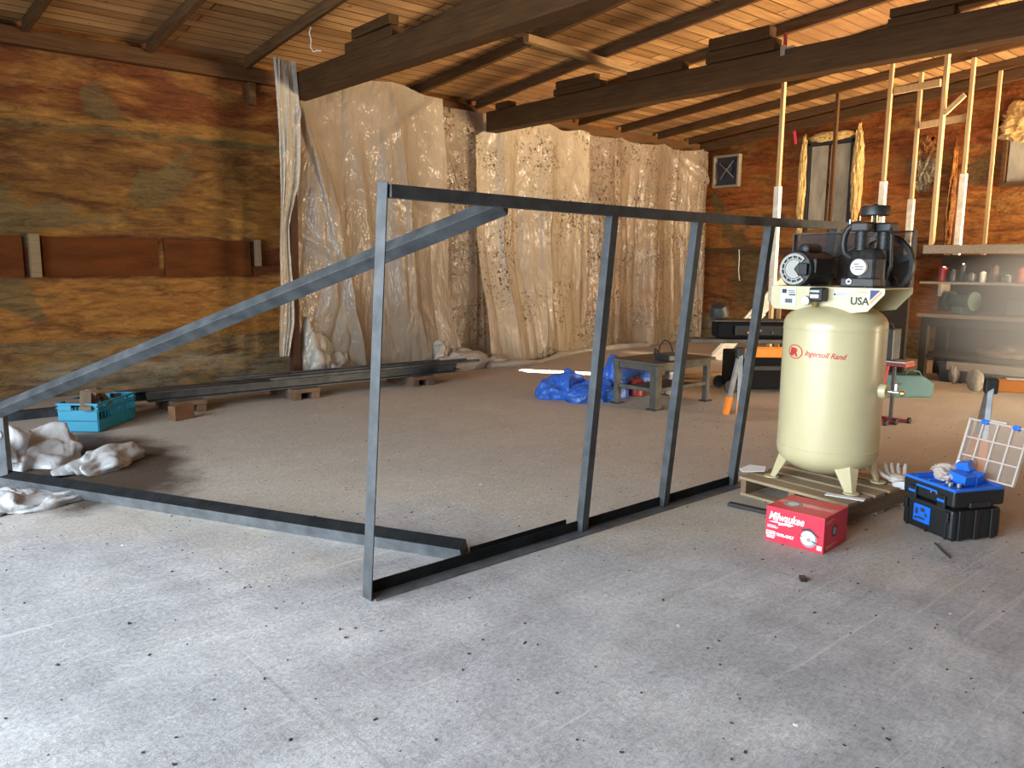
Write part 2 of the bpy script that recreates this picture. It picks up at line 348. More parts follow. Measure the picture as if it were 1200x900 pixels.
mb.box((XF - .1, (YR + E0) / 2, 2.6), (.2, E0 - YR, 5.4)); mb.box((XF - .1, (E1 + YW) / 2, 2.6), (.2, YW - E1, 5.4)); mb.box((XF - .1, (E0 + E1) / 2, (EZ + 5.3) / 2), (.2, E1 - E0, 5.3 - EZ))
struct(mb.build('wall_front', M['wall_plain'], loc=(0, 0, 0)))
mb = MB()
y0, y1 = YR - .3, YW + .2
mb.add([(XF - .3, y0, roof_z(y0)), (XW + .3, y0, roof_z(y0)), (XW + .3, y1, roof_z(y1)), (XF - .3, y1, roof_z(y1)),
        (XF - .3, y0, roof_z(y0) + .1), (XW + .3, y0, roof_z(y0) + .1), (XW + .3, y1, roof_z(y1) + .1), (XF - .3, y1, roof_z(y1) + .1)],
       [(0, 1, 2, 3), (7, 6, 5, 4), (0, 4, 5, 1), (1, 5, 6, 2), (2, 6, 7, 3), (3, 7, 4, 0)])
struct(mb.build('ceiling', M['roof'], loc=(0, 0, 0)))
struct(MB().box(((XW + XF) / 2, YW - .06, 3.74), (XW - XF, .12, .17)).build('trim_1', M['plate'], loc=(0, 0, 0), bevel=.006))
mb = MB(); mb.bar((XW - .05, YW, roof_z(YW) - .16), (XW - .05, YR, roof_z(YR) - .16), .1, .16); struct(mb.build('trim_2', M['rafter'], loc=(0, 0, 0), bevel=.006))
# set-back brown foam panels between the old wall brackets
for i, (xa, xb) in enumerate(((-3.5, -.5), (-.45, 1.68), (1.86, 3.05), (3.12, 4.16))):
    struct(MB().box(((xa + xb) / 2, YW - .012, 1.53), (xb - xa, .03, .43)).build('trim_%d' % (3 + i), M['recess'], loc=(0, 0, 0), bevel=.003))
struct(MB().box((XW - .05, 7.2, 1.76), (.1, 5.0, .10)).build('trim_7', M['rafter'], loc=(0, 0, 0), bevel=.005))
struct(MB().box((4.24, YW - .05, 3.52), (.09, .1, .26)).build('trim_8', M['rafter'], loc=(0, 0, 0), bevel=.005))

# wooden brackets on the left wall
tag(MB().box((1.78, YW - .06, 1.54), (.10, .10, .46)).build('wall_bracket', M['pallet_dark'], bevel=.006), 'short pale wooden cleat on the foamed wall above the turquoise crate', 'cleat')
tag(MB().box((4.24, YW - .06, 1.60), (.055, .10, .33)).build('wall_bracket', M['pallet_dark'], bevel=.006), 'short narrow wooden cleat on the foamed wall just left of the plastic sheeting', 'cleat')

# ------------------------------------------------------------------ rafters, beams, blocks
RX = [1.85, 3.0, 4.17, 5.3, 6.5, 7.68, 8.85, 9.95, 10.95, 12.0, 13.0]
rl = ['leftmost sloping roof rafter above the foamed wall', 'second roof rafter from the left above the foamed wall', 'roof rafter with a white string hanging from it',
      'roof rafter just behind the nearer heavy beam', 'roof rafter meeting the wall above the middle of the wide left plastic sheet', 'roof rafter ending above the mould-specked sheet, left of the farther heavy beam', 'roof rafter hidden mostly behind the farther heavy beam',
      'roof rafter running from the first scallop of the far plastic sheet', 'roof rafter one past the first scallop of the far plastic sheet', 'third rafter from the back wall end of the roof', 'rafter nearest the back wall']
for i, x in enumerate(RX):
    w = .055 + .012 * math.sin(i * 2.3); hgt = .125
    mb = MB(); n = 14; prev = None
    for k in range(n + 1):      # slightly crooked length
        y = YW - .12 - k * (YW + 2.9) / n
        xx = x + .05 * math.sin(i * 1.7 + k * .55) + .012 * k * math.sin(i * 3.1); zz = roof_z(y) - hgt / 2 - .004 + .006 * math.sin(k + i)
        if k < n and k % 1 == 0: pass
        cur = [(xx - w / 2, y, zz - hgt / 2), (xx + w / 2, y, zz - hgt / 2), (xx + w / 2, y, zz + hgt / 2 - .003), (xx - w / 2, y, zz + hgt / 2 - .003)]
        o = len(mb.v); mb.v += [Vector(p) for p in cur]
        if prev is not None:
            for q in range(4): mb.f.append((prev + q, prev + (q + 1) % 4, o + (q + 1) % 4, o + q))
        else: mb.f.append((o + 3, o + 2, o + 1, o))
        prev = o
    mb.f.append((prev, prev + 1, prev + 2, prev + 3))
    tag(mb.build('roof_rafter', M['rafter']), 'old timber ' + rl[i], 'rafter', 'roof rafters')
def beam(pts, w, h, label):
    mb = MB(); prev = None
    for (x, y, z) in pts:
        o = len(mb.v); mb.v += [Vector((x - w / 2, y, z - h)), Vector((x + w / 2, y, z - h)), Vector((x + w / 2, y, z)), Vector((x - w / 2, y, z))]
        if prev is None: mb.f.append((o + 3, o + 2, o + 1, o))
        else:
            for q in range(4): mb.f.append((prev + q, prev + (q + 1) % 4, o + (q + 1) % 4, o + q))
        prev = o
    mb.f.append((prev, prev + 1, prev + 2, prev + 3))
    return tag(mb.build('roof_beam', M['dark_wood'], bevel=.008), label, 'beam')
beam([(4.60, 9.22, 3.70), (4.60, 7.0, 3.70), (4.60, 5, 3.70), (4.60, 1, 3.70), (4.60, -3.1, 3.70)], .2, .28, 'dark heavy roof beam nearer the camera, its end at the left edge of the plastic sheeting')
beam([(7.70, 9.32, 3.67), (7.70, 7.0, 3.675), (7.70, 5, 3.66), (7.70, 2.5, 3.64), (7.70, -3.1, 3.64)], .2, .28, 'brown heavy roof beam farther back, running to the upper right corner')
def block(x, y0, y1, z0, z1, label, w=.14, tilt=0):
    mb = MB().bar((x, y0, (z0 + z1) / 2), (x, y1, (z0 + z1) / 2 + tilt), w, z1 - z0)
    return tag(mb.build('packing_block', M['dark_wood'], bevel=.006), label, 'timber block')
block(4.58, 7.93, 7.0, 3.705, 3.81, 'large timber packing block lying lowest on the nearer beam')
block(4.55, 7.75, 7.02, 3.815, 3.91, 'upper timber packing block on top of the nearer beam', .12, .01)
block(7.66, 9.1, 8.8, 3.675, 3.76, 'small packing block at the curtain end of the farther beam')
block(7.66, 7.9, 7.06, 3.68, 3.765, 'lower of two packing boards on the farther beam, below the rafter bend')
block(7.64, 7.86, 7.16, 3.768, 3.86, 'upper of two packing boards on the farther beam, below the rafter bend', .1)
block(7.66, 6.63, 5.82, 3.672, 3.775, 'single pale packing board on the middle of the farther beam')
block(7.66, 5.5, 4.66, 3.668, 3.79, 'lower thick packing board left of the red clamp handle on the farther beam')
block(7.64, 5.46, 4.72, 3.793, 3.92, 'upper thick packing board left of the red clamp handle on the farther beam', .13)
block(7.66, 3.52, 2.95, 3.645, 3.72, 'lower pale packing board at the right end of the farther beam')
block(7.64, 3.5, 2.6, 3.723, 3.80, 'upper grey packing board at the right end of the farther beam')
# red clamp on the beam
t = thing('bar_clamp', 'small clamp with a red handle hooked over the farther beam', 'clamp', (7.62, 4.56, 3.66))
MB().box((0, 0, .09), (.03, .03, .14)).build('handle', M['red_paint'], t, bevel=.006)
mb = MB(); mb.box((-.035, 0, -.02), (.02, .05, .10)); mb.box((-.02, -.05, -.0), (.03, .14, .02)); mb.build('jaw', M['silver'], t, bevel=.003)
# cross batten under the rafters
mb = MB(); zz = roof_z(7.0) - .125 - .045
mb.bar((6.25, 6.96, zz + .005), (8.5, 7.12, zz - .012), .09, .085); tag(mb.build('cross_batten', M['batten'], bevel=.005), 'short timber batten nailed across under two rafters at mid ceiling', 'batten')
mb = MB(); mb.bar((10.25, 4.0, roof_z(4.0) - .17), (11.35, 4.15, roof_z(4.1) - .17), .1, .09); tag(mb.build('cross_batten', M['rafter'], bevel=.005), 'short batten under the rafters behind the right half of the farther beam', 'batten')
# white string
mb = MB(); z = roof_z(8.05) - .13
mb.tube([(4.17, 8.02, z), (4.15, 8.02, z - .06), (4.17, 8.02, z - .13), (4.16, 8.02, z - .20), (4.18, 8.0, z - .245), (4.20, 7.97, z - .235), (4.24, 7.94, z - .24)], .006, 6)
tag(mb.build('hanging_string', M['cord']), 'frayed white string hanging from the rafter near the sheeting corner', 'string')

# ------------------------------------------------------------------ plastic sheeting
def sheet(name, label, x0, x1, ztop, zbot, ybase, mat, seed, nr=16, amp=.05, nx=220, nz=110, edge=None, fan=None, group='plastic sheets hung over the left wall'):
    rnd = random.Random(seed); R = []
    for i in range(nr):
        a = rnd.uniform(-.05, 1.05); s = rnd.gauss(0, .05); w = rnd.choice((.02, .035, .06, .09)); t0 = rnd.uniform(-.3, .25); t1 = rnd.uniform(.6, 1.4)
        if fan: s = (fan[0] - a) * fan[1] + rnd.gauss(0, .03)
        R.append((a, s, w, rnd.uniform(.3, 1.0) * amp * rnd.choice((1, 1, -1)), t0, t1, rnd.uniform(-.04, .04)))
    D = [(rnd.uniform(0, 1), rnd.uniform(.0, .5), rnd.uniform(-.9, .9), rnd.uniform(.015, .04), rnd.uniform(.2, .7) * amp) for i in range(5)]
    mb = MB()
    for j in range(nz + 1):
        t = j / nz
        for i in range(nx + 1):
            s = i / nx
            xa = edge(t)[0] if edge else x0; xb = edge(t)[1] if edge else x1
            x = xa + (xb - xa) * s; zt = ztop(x); zb = zbot(x); z = zt + (zb - zt) * t
            y = 0
            for a, sl, w, am, t0, t1, cv in R:
                u = (s - a - sl * t - cv * math.sin(t * 3)) / w
                if abs(u) < 4:
                    f = min(1, max(0, (t - t0) * 3)) * min(1, max(0, (t1 - t) * 3))
                    y += am * f * math.exp(-abs(u) ** 1.4)
            for a, b_, k, w, am in D:
                u = (t - b_ - k * (s - a)) / w
                if abs(u) < 4 and abs(s - a) < .3: y += am * math.exp(-u * u) * (1 - abs(s - a) / .3)
            wx = x + .35 * noise.noise((x * .8, t * .9, seed + 20)) + (fan[1] * (x - (x0 + (x1 - x0) * fan[0])) * (1 - t) * .9 if fan else 0)
            m1 = max(0, .55 + 1.1 * noise.noise((x * .7, t * .8, seed + 31))); m2 = max(0, .4 + 1.3 * noise.noise((x * 1.5 + 7, t * 1.1, seed + 37)))
            e = .35 + .65 * min(1, t * 2.2)
            y += amp * e * (1.15 * m1 * abs(math.sin(PI * wx * 1.35 + seed)) ** .65 + .42 * m2 * abs(math.sin(PI * (wx * 3.7 + .12 * math.sin(t * 4)) + 1)) ** .7 + .07 * m1 * abs(math.sin(PI * (wx * 9.1 + t * .8))) ** .8)
            y += .03 * noise.noise((x * .9, t * 1.5, seed)) + .018 * noise.noise((x * 3.5, t * 7, seed + 4)) + .008 * noise.noise((x * 9, t * 22, seed))
            Y = min(ybase(x, t) - y, YW - .10)
            mb.v.append(Vector((x + .02 * noise.noise((x, t * 4, seed + 9)), Y, z)))
    for j in range(nz):
        for i in range(nx):
            o = j * (nx + 1) + i; mb.f.append((o, o + 1, o + nx + 2, o + nx + 1))
    o = mb.build(name, mat, smooth=True); o.data.set_sharp_from_angle(angle=PI)
    return tag(o, label, 'plastic sheet', group)
def lerp(x, P):
    for (a, u), (b, w) in zip(P, P[1:]):
        if x <= b: return u + (w - u) * max(0, (x - a)) / (b - a)
    return P[-1][1]
sm = lambda t: t * t * (3 - 2 * t)
sheet('plastic_sheet', 'narrow crumpled strip of plastic sheeting hanging at the left end of the nearer beam', 4.3, 4.5, lambda x: 3.80, lambda x: .36, lambda x, t: 8.98 + .04 * t, M['sheet_grey'], 3, 9, .045, 50, 140,
      edge=lambda t: (4.17 + .03 * math.sin(t * 5), (4.46 if t < .4 else 4.46 - .13 * min(1, (t - .4) / .15)) + .02 * math.sin(t * 9) - .08 * max(0, t - .88) * 8))
sheet('plastic_sheet', 'wide left plastic sheet, greyish and deeply folded, between the beam end and the mould-specked strip', 4.5, 6.85, lambda x: lerp(x, [(4.5, 3.44), (4.9, 3.52), (5.4, 3.83), (6.2, 3.80), (6.85, 3.74)]) - .02 * math.sin(x * 6), lambda x: .12, lambda x, t: 9.33 - .02 * x / 7 - .12 * sm(t) - .55 * max(0, x - 6.1) * max(0, t - .75),
      M['sheet'], 11, 26, .075, 300, 140, fan=(.95, .30), edge=lambda t: (4.5 - .06 * math.sin(t * 3), 6.80 + .05 * math.sin(t * 4) + .35 * max(0, t - .78) ** 1 * 3))
sheet('plastic_sheet', 'dark-specked mouldy plastic strip between the two wide sheets', 6.7, 8.0, lambda x: 3.70, lambda x: .02, lambda x, t: 9.56 - .06 * t, M['sheet_mold'], 5, 9, .04, 110, 120)
sheet('plastic_sheet', 'bright middle plastic sheet right of the farther beam end, foot spread on the floor', 7.45, 9.8, lambda x: lerp(x, [(7.45, 3.36), (7.9, 3.52), (8.6, 3.64), (9.8, 3.60)]) - .03 * math.sin(x * 7), lambda x: .02,
      lambda x, t: 9.36 - lerp(x, [(7.4, .35), (8.2, .40), (8.9, .15), (9.8, .0)]) * sm(max(0, (t - .45) / .55)), M['sheet_mold2'], 21, 18, .06, 280, 130)
sheet('plastic_sheet', 'far plastic sheet with a scalloped top, nearest the back wall corner', 9.65, 13.1, lambda x: 3.66 - .07 * abs(math.sin((x - 9.65) * 2.9)) ** .6, lambda x: .02, lambda x, t: 9.40 - .06 * math.sin(x * 5), M['sheet_mold'], 31, 24, .085, 300, 110)

# crumpled heaps --------------------------------------------------------------
def crumple(mb, c, d, seed, amp=.18, sub=5, flat=True, rz=0, freq=2.2, wall=False, foam=False):
    rn = random.Random(seed * 7 + 1); FO = []
    for k in range(11):
        nv = Vector((rn.gauss(0, 1), rn.gauss(0, 1), rn.gauss(0, 1))).normalized(); kk = rn.uniform(.35, .9) * (1 if k < 5 else 2.1 if k < 9 else 3.6); FO.append((nv, kk, rn.uniform(0, 1), .34 / kk ** .9 * .55))
    bm = bmesh.new(); bmesh.ops.create_icosphere(bm, subdivisions=sub, radius=1)
    cr, sr = math.cos(rz), math.sin(rz)
    vs = []
    for v in bm.verts:
        p = v.co.copy(); q = p * freq + Vector((seed * 3.1, seed, 0))
        n = noise.noise(q) * .9 + (.5 - abs(noise.noise(Vector((q.x * 1.1, q.y * 2.2, q.z * 1.6)))) * 2.2) * .6 + (.5 - abs(noise.noise(q * 3.1)) * 2) * .13
        if not foam:
            wq = p + Vector((noise.noise(q * .6), noise.noise(q * .6 + Vector((5, 0, 0))), noise.noise(q * .6 + Vector((0, 7, 0))))) * .45
            n = sum(a_ * (abs(((wq.dot(nv) * kk + ph) % 1) * 2 - 1) * 2 - 1) for nv, kk, ph, a_ in FO) * 1.25
        p = p * (1 + amp * n * 2)
        x, y, z = p.x * d[0] / 2, p.y * d[1] / 2, p.z * d[2]
        if flat and z < 0: z = z * .04
        if flat: z = max(z, 0)
        vs.append((c[0] + x * cr - y * sr, c[1] + x * sr + y * cr, c[2] + z))
    fs = [tuple(v.index for v in f.verts) for f in bm.faces]; bm.free()
    if wall: vs = [(min(x, XW - .004), y, z) for x, y, z in vs]
    mb.add(vs, fs); return mb
def heap(name, label, cat, mat, blobs):
    mb = MB()
    for bl in blobs: crumple(mb, *bl)
    o = mb.build(name, mat, smooth=True); o.data.set_sharp_from_angle(angle=PI); return tag(o, label, cat)
heap('plastic_foot_bunch', 'white bunched-up foot of plastic sheeting beside the brown post', 'plastic sheet', M['sheet_grey'],
     [((4.72, 9.12, .10), (.45, .3, .42), 4, .2, 5), ((5.0, 9.1, .06), (.5, .34, .22), 8, .2, 5), ((4.62, 9.15, .2), (.2, .2, .55), 9, .15, 4)])
heap('plastic_foot_bunch', 'folded plastic bunched on the floor where the left and middle sheets meet', 'plastic sheet', M['sheet_grey'],
     [((6.9, 8.92, 0), (.9, .4, .24), 14, .2, 5), ((7.35, 8.8, 0), (.5, .3, .12), 18, .2, 5), ((6.6, 9.0, .0), (.4, .3, .4), 12, .2, 5)])
mb = MB(); prev = None            # rolled hem along the floor
pts = [(7.2, 8.72), (7.6, 8.62), (8.1, 8.66), (8.5, 8.84), (8.9, 9.02), (9.3, 9.2), (9.9, 9.33), (10.6, 9.3), (11.4, 9.28)]
mb.tube([(x, y, .035 + .012 * math.sin(i * 2)) for i, (x, y) in enumerate(pts)], [.045 + .02 * math.sin(i * 1.9) for i in range(len(pts))], 10)
tag(mb.build('plastic_hem', M['sheet_grey'], smooth=True), 'rolled hem of plastic lying along the floor below the middle and far sheets', 'plastic sheet')
# brown post at the sheeting's left edge
MBp = MB().sweep((4.38, 9.10, 0), (4.46, 9.14, 3.38), [(-.05, -.05), (.05, -.05), (.055, .04), (-.045, .05)])
tag(MBp.build('timber_post', M['brown_post'], bevel=.008), 'dark brown timber post standing at the left edge of the plastic sheeting under the beam', 'post')

# ------------------------------------------------------------------ studs, noggins, back wall
def stud(x, y, ztop, label, w=.055, d=.05, lean=0, pale_part=None, mat='stud', z0=0):
    ztop -= z0
    t = thing('wall_stud', label, 'stud', (x, y, z0), group='bare studs by the back wall')
    MB().bar((0, 0, 0), (0, lean, ztop), d, w).build('upright', M['rafter'] if mat == 'dark' else M[mat], t, bevel=.004)
    if pale_part: MB().bar((-.01, lean * pale_part[0] / ztop - d * .1, pale_part[0]), (-.01, lean * pale_part[1] / ztop - d * .1, pale_part[1]), d + .03, w + .02).build('pale_lower_part', M['white_stud'], t, bevel=.004)
    return t
stud(9.97, 5.95, roof_z(5.95) - .13, 'thin upright prop left of the boarded window, nearest to it from the left', pale_part=(1.0, 2.55), mat='stud', lean=.0)
stud(12.0, 6.24, roof_z(6.24) - .13, 'brown stud standing in front of the boarded window', mat='dark')
stud(10.97, 4.98, roof_z(4.98) - .13, 'pale stud rising right behind the compressor air filter', pale_part=(.5, 2.62))
stud(12.03, 5.04, roof_z(5.04) - .13, 'pale stud seen just above the right edge of the belt guard', pale_part=(.5, 2.45))
stud(11.06, 4.33, roof_z(4.33) - .13, 'stud standing at the left end of the horizontal sill beam', w=.075, z0=1.77)
stud(11.98, 4.35, roof_z(4.35) - .13, 'sunlit whitish stud behind the sill beam, brightest of the row', pale_part=(.5, 2.75))  # white lower length carries the sunlight in its colour
stud(13.02, 4.36, roof_z(4.36) - .13, 'thin yellowish stud nearest the right edge of the picture', w=.045)
def nog(p0, p1, label):
    tag(MB().bar(p0, p1, .045, .09).build('noggin', M['stud'], bevel=.004), label, 'noggin')
nog((10.99, 4.94, 3.78), (10.99, 4.36, 3.80), 'horizontal timber joining the stud behind the filter to the sill-end stud')
nog((12.0, 5.0, 3.46), (12.0, 4.38, 3.50), 'horizontal timber joining two pale studs farther back')
t = MB().sweep((11.04, 4.30, 3.42), (11.04, 4.08, 3.62), [(-.02, -.03), (.02, -.03), (.02, .03), (-.02, .03)])
tag(t.build('corner_brace', M['stud'], bevel=.003), 'short crooked brace nailed to the sill-end stud near its top', 'brace')
# sill beam, shelves, bench
t = thing('low_shade_panel', 'low added dark panel for the shade left of the sill beam behind the compressor', 'partition', (10.86, 4.98, 0))  # dark panel added to keep the space below the studs dark
MB().box((0, 0, .82), (.03, 1.0, 1.64)).build('boards', M['black_wood'], t, bevel=.003)
for yy in (-.47, 0, .47): MB().box((.04, yy, .82), (.05, .05, 1.64)).build('batten', M['black_wood'], t, bevel=.003)
tag(MB().bar((11.1, 4.42, 1.715), (11.1, -.6, 1.715), .16, .11).build('sill_beam', M['grey_wood'], bevel=.006), 'long horizontal grey timber sill above the cluttered shelf', 'beam')
t = thing('wall_shelf', 'upper plank shelf holding cans under the grey sill beam', 'shelf', (11.25, 2, 1.27))
MB().box((0, 0, .012), (.35, 4.9, .03)).build('board', M['grey_wood'], t, bevel=.004)
for yy in (2.2, .6, -1.2): MB().box((0, yy, -.08), (.3, .04, .16)).build('bracket', M['grey_wood'], t, bevel=.003)
t = thing('workbench', 'long dark workbench along the back wall below the shelf', 'workbench', (11.35, 1.9, 0))
MB().box((0, 0, .86), (.8, 5.0, .05)).build('top', M['pallet_dark'], t, bevel=.005)
MB().box((0, 0, .34), (.75, 4.9, .04)).build('lower_shelf', M['black_wood'], t, bevel=.004)
for yy in (2.4, .2, -2.3):
    for xx in (-.34, .34): MB().box((xx, yy, .42), (.09, .09, .83)).build('leg', M['black_wood'], t, bevel=.004)
MB().box((.42, 0, .83), (.03, 5.1, 1.64)).build('shade_back_panel', M['black_wood'], t, bevel=.003)  # added dark panel standing for the shade behind the bench
MB().box((-.36, 0, .78), (.04, 4.9, .11)).build('apron', M['black_wood'], t, bevel=.004)
tag(MB().box((11.02, 1.3, .893), (.10, 3.2, .014)).build('bench_reflection_strip', M['galv'], bevel=.002), 'bright flat strip standing for the reflection along the front of the workbench', 'strip')  # added strip draws the bright reflection on the bench top
for i, (yy, wd, hh, mt, lb) in enumerate(((3.95, .34, .24, 'black_plastic', 'added black tub under the left end of the workbench'), (3.1, .5, .25, 'grey_dark', 'added dark grey bin under the workbench behind the net sack'), (2.4, .5, .24, 'rust', 'added rusty brown crate under the workbench, right of the dark grey bin'))):
    t = thing('added_tub', lb, 'tub', (11.25, yy, 0), group=None)  # tubs added to fill the dark space under the bench
    MB().prism([(-wd / 2 + .03, 0), (wd / 2 - .03, 0), (wd / 2, hh), (-wd / 2, hh)], (-.2, 0, 0), (0, 1, 0), (0, 0, 1), (1, 0, 0), .4).build('body', M[mt], t, bevel=.01)
    MB().box((0, 0, hh + .01), (.43, wd + .03, .025)).build('lid', M['grey_dark'], t, bevel=.006)
tag(MB().bar((10.35, 3.75, .30), (10.35, -.3, .30), .06, .10).build('low_rail', M['grey_wood'], bevel=.004), 'low grey timber rail in front of the workbench', 'rail')
for yy in (3.6, 1.0):
    pass
for i, (y, r, h, mt, lb) in enumerate(((4.20, .055, .20, 'red_paint', 'red spray can at the left end of the upper shelf'), (4.08, .05, .16, 'black_plastic', 'dark round tin beside the red spray can'),
        (3.98, .04, .24, 'grey_dark', 'tall dark bottle on the upper shelf'), (3.86, .06, .12, 'black_iron', 'squat black jar on the upper shelf'), (3.72, .035, .14, 'white_stud', 'small pale pot on the upper shelf'),
        (3.60, .05, .22, 'rust', 'rusty brown tin on the upper shelf'), (3.44, .06, .10, 'black_iron', 'low black tub on the upper shelf'), (3.30, .045, .2, 'red_paint', 'second red can farther right on the upper shelf'), (3.1, .06, .16, 'galv', 'grey metal tin near the right end of the upper shelf'))):
    t = thing('shelf_can', lb, 'can', (11.18 + .03 * math.sin(i * 4), y, 1.298), group='cans on the upper shelf')
    MB().lathe([(r * .97, 0), (r, .006), (r, h * .86), (r * .93, h * .9), (r * .93, h * .92)], n=18).build('body', M[mt], t, smooth=True)
    MB().lathe([(r * .45, h * .92), (r * .45, h), (r * .4, h * 1.01)], n=14).build('cap', M['black_plastic' if i % 2 else 'silver'], t, smooth=True)
# clutter on the bench
t = thing('bench_grinder', 'greenish bench grinder with two wheels on the dark workbench', 'grinder', (11.2, 3.95, .887), 1.2)
MB().lathe([(.06, -.12), (.075, -.1), (.075, .1), (.06, .12)], (0, 0, .17), 'x', 20).build('motor', M['green_paint'], t, smooth=True)
for s in (-1, 1):
    w = MB().lathe([(.03, -.015), (.10, -.015), (.10, .015), (.03, .015)], (s * .17, 0, .17), 'x', 24).build('wheel', M['galv'], t, smooth=True)
    MB().lathe([(.115, -.028), (.12, -.028), (.12, .01), (.115, .01)], (s * .17, .012, .17), 'x', 24).build('guard', M['green_paint'], t, smooth=True)
MB().box((0, 0, .05), (.16, .18, .1)).build('foot', M['green_paint'], t, bevel=.01)
t = thing('tool_case', 'dark closed tool case on the workbench near the grinder', 'case', (11.25, 3.2, .887), .1)
MB().box((0, 0, .11), (.3, .45, .22)).build('body', M['grey_dark'], t, bevel=.02); MB().box((-.155, 0, .13), (.02, .14, .04)).build('handle', M['black_plastic'], t, bevel=.005)
heap('cloth_pile', 'dark rag pile on the lower shelf of the workbench', 'rags', M['rust'], [((11.2, 3.4, .362), (.4, .5, .16), 41, .2, 4)])
# hanging sack below the rail
mb = MB(); crumple(mb, (10.34, 3.42, .165), (.10, .20, .15), 51, .08, 4, False); o = mb.build('mesh_sack', M['sack'], smooth=True); tag(o, 'grey net sack hanging from the low rail', 'sack')
mb = MB(); crumple(mb, (10.34, 3.66, .20), (.09, .12, .12), 55, .08, 4, False); tag(mb.build('mesh_sack', M['sack'], smooth=True), 'small brown sack hanging from the low rail beside the net sack', 'sack')

# boarded window in the back wall
def flat_on_back(mb, y0, y1, z0, z1, x, t=.03): return mb.box((x, (y0 + y1) / 2, (z0 + z1) / 2), (t, abs(y1 - y0), z1 - z0))
t = thing('window_1', None, None, (XW - .02, 7.0, 2.1)); t['kind'] = 'structure'
mb = MB(); mb.box((-.02, .40, .75), (.06, .07, 1.5)); mb.box((-.02, -.40, .75), (.06, .07, 1.5)); mb.box((-.02, 0, 1.49), (.06, .86, .07)); mb.build('frame', M['grey_dark'], t, bevel=.004)
MB().box((-.02, .20, .73), (.03, .30, 1.42)).build('board', M['ply'], t, bevel=.003); MB().box((-.03, -.18, .73), (.03, .34, 1.42)).build('board', M['ply'], t, bevel=.003)
for (y, z, sy, sz, sd) in ((.49, .75, .10, .85, 1), (-.49, .85, .12, .8, 2), (0, 1.58, .52, .08, 3)):
    mb = MB(); crumple(mb, (-.03, y, z), (.14, sy * 1.5, sz), sd, .14, 5, False, 0, 3.2, True, True); mb.build('foam_bead', M['foam_yellow'], t, smooth=True)
# square extractor fan
t = thing('extractor_fan', 'small square extractor fan high on the back wall beside the plastic', 'fan', (XW - .04, 9.06, 2.98))
mb = MB(); mb.box((-.03, .27, .28), (.1, .04, .6)); mb.box((-.03, -.27, .28), (.1, .04, .6)); mb.box((-.03, 0, .56), (.1, .5, .04)); mb.box((-.03, 0, 0), (.1, .5, .04)); mb.build('frame', M['grey_wood'], t, bevel=.004)
MB().box((.02, 0, .28), (.01, .5, .52)).build('back_plate', M['ink'], t)
MB().lathe([(.09, -.02), (.10, -.05), (.02, -.07)], (0, -.04, .32), 'x', 20).build('motor', M['grey_dark'], t, smooth=True)
for a in (.7, 2.3, 3.9, 5.4):
    MB().bar((-.075, -.02, .30), (-.06, -.02 + .22 * math.cos(a), .30 + .22 * math.sin(a)), .03, .012).build('blade', M['silver'], t)
# lumpy insulation and recesses on the right part of the back wall
def foam_lump(name, y, z, sy, sz, sd, mat, label):
    mb = MB(); crumple(mb, (XW - .02, y, z), (.22, sy, sz), sd, .16, 5, False, 0, 3, True, True); tag(mb.build(name, mat, smooth=True), label, 'foam')
foam_lump('foam_patch', 3.95, 3.55, .9, .30, 61, M['foam_yellow'], 'lumpy yellow foam patch high on the back wall between the right studs')
foam_lump('foam_patch', 3.0, 3.2, 1.3, .75, 63, M['wall_b'], 'lumpy orange foam patch on the back wall right of the last stud')
foam_lump('foam_patch', 5.45, 3.1, .42, .40, 64, M['wall_b'], 'orange foam strip on the back wall behind the pale studs')
foam_lump('foam_patch', 5.0, 2.3, .10, 1.0, 66, M['wall_b'], 'thin vertical bead of foam on the back wall behind the studs')
t = thing('window_2', None, None, (XW - .02, 3.95, 2.75)); t['kind'] = 'structure'
MB().box((0, 0, .25), (.04, .62, .62)).build('panel', M['ply'], t, bevel=.004); mb = MB(); mb.box((-.03, 0, -.06), (.08, .8, .06)); mb.box((-.03, .36, .25), (.07, .06, .66)); mb.build('frame', M['rafter'], t, bevel=.004)
# cord and ribbon
tag(MB().tube([(XW - .11, 8.68, 1.78), (XW - .12, 8.66, 1.6), (XW - .11, 8.67, 1.4), (XW - .12, 8.63, 1.2)], .008, 6).build('white_cord', M['cord']), 'white cord hanging from the rail on the back wall', 'cord')
tag(MB().sweep((XW - .06, 7.66, 3.62), (XW - .07, 7.70, 3.86), [(-.025, -.003), (.025, -.003), (.025, .003), (-.025, .003)]).build('pink_ribbon', base('pink_ribbon', (.8, .05, .1), .6)[0]), 'short pink ribbon on the back wall above the boarded window', 'ribbon')
# leaning pale boards in front of the back wall
def leaning(p0, p1, w, label, mat='stud'):
    tag(MB().bar(p0, p1, w, .025, roll=.5).build('leaning_board', M[mat], bevel=.003), label, 'board')
leaning((10.95, 7.45, .03), (10.9, 6.25, 1.30), .24, 'pale board leaning diagonally behind the black case', 'white_stud')
leaning((10.6, 7.25, .03), (10.6, 6.5, .80), .20, 'short sunlit board leaning low behind the black case', 'white_stud')
tag(MB().box((12.9, 7.55, .70), (.04, .08, 1.4)).build('thin_post', M['stud'], bevel=.004), 'thin pale upright below the rail on the back wall', 'post')

# ------------------------------------------------------------------ steel frame
fr = thing('steel_truss', 'large welded dark steel frame standing on the floor with a triangular side brace', 'steel frame', (1.7, 2.96, 0))
L0 = Vector((1.7, 2.96, 0))
def L(p): return Vector(p) - L0
WF = .052
def rail_pt(x): # top rail with its slight sag
    s = (x - 1.69) / 4.0; return Vector((x, 2.76, 1.780 - .018 * math.sin(PI * min(1, max(0, s * .95)))))
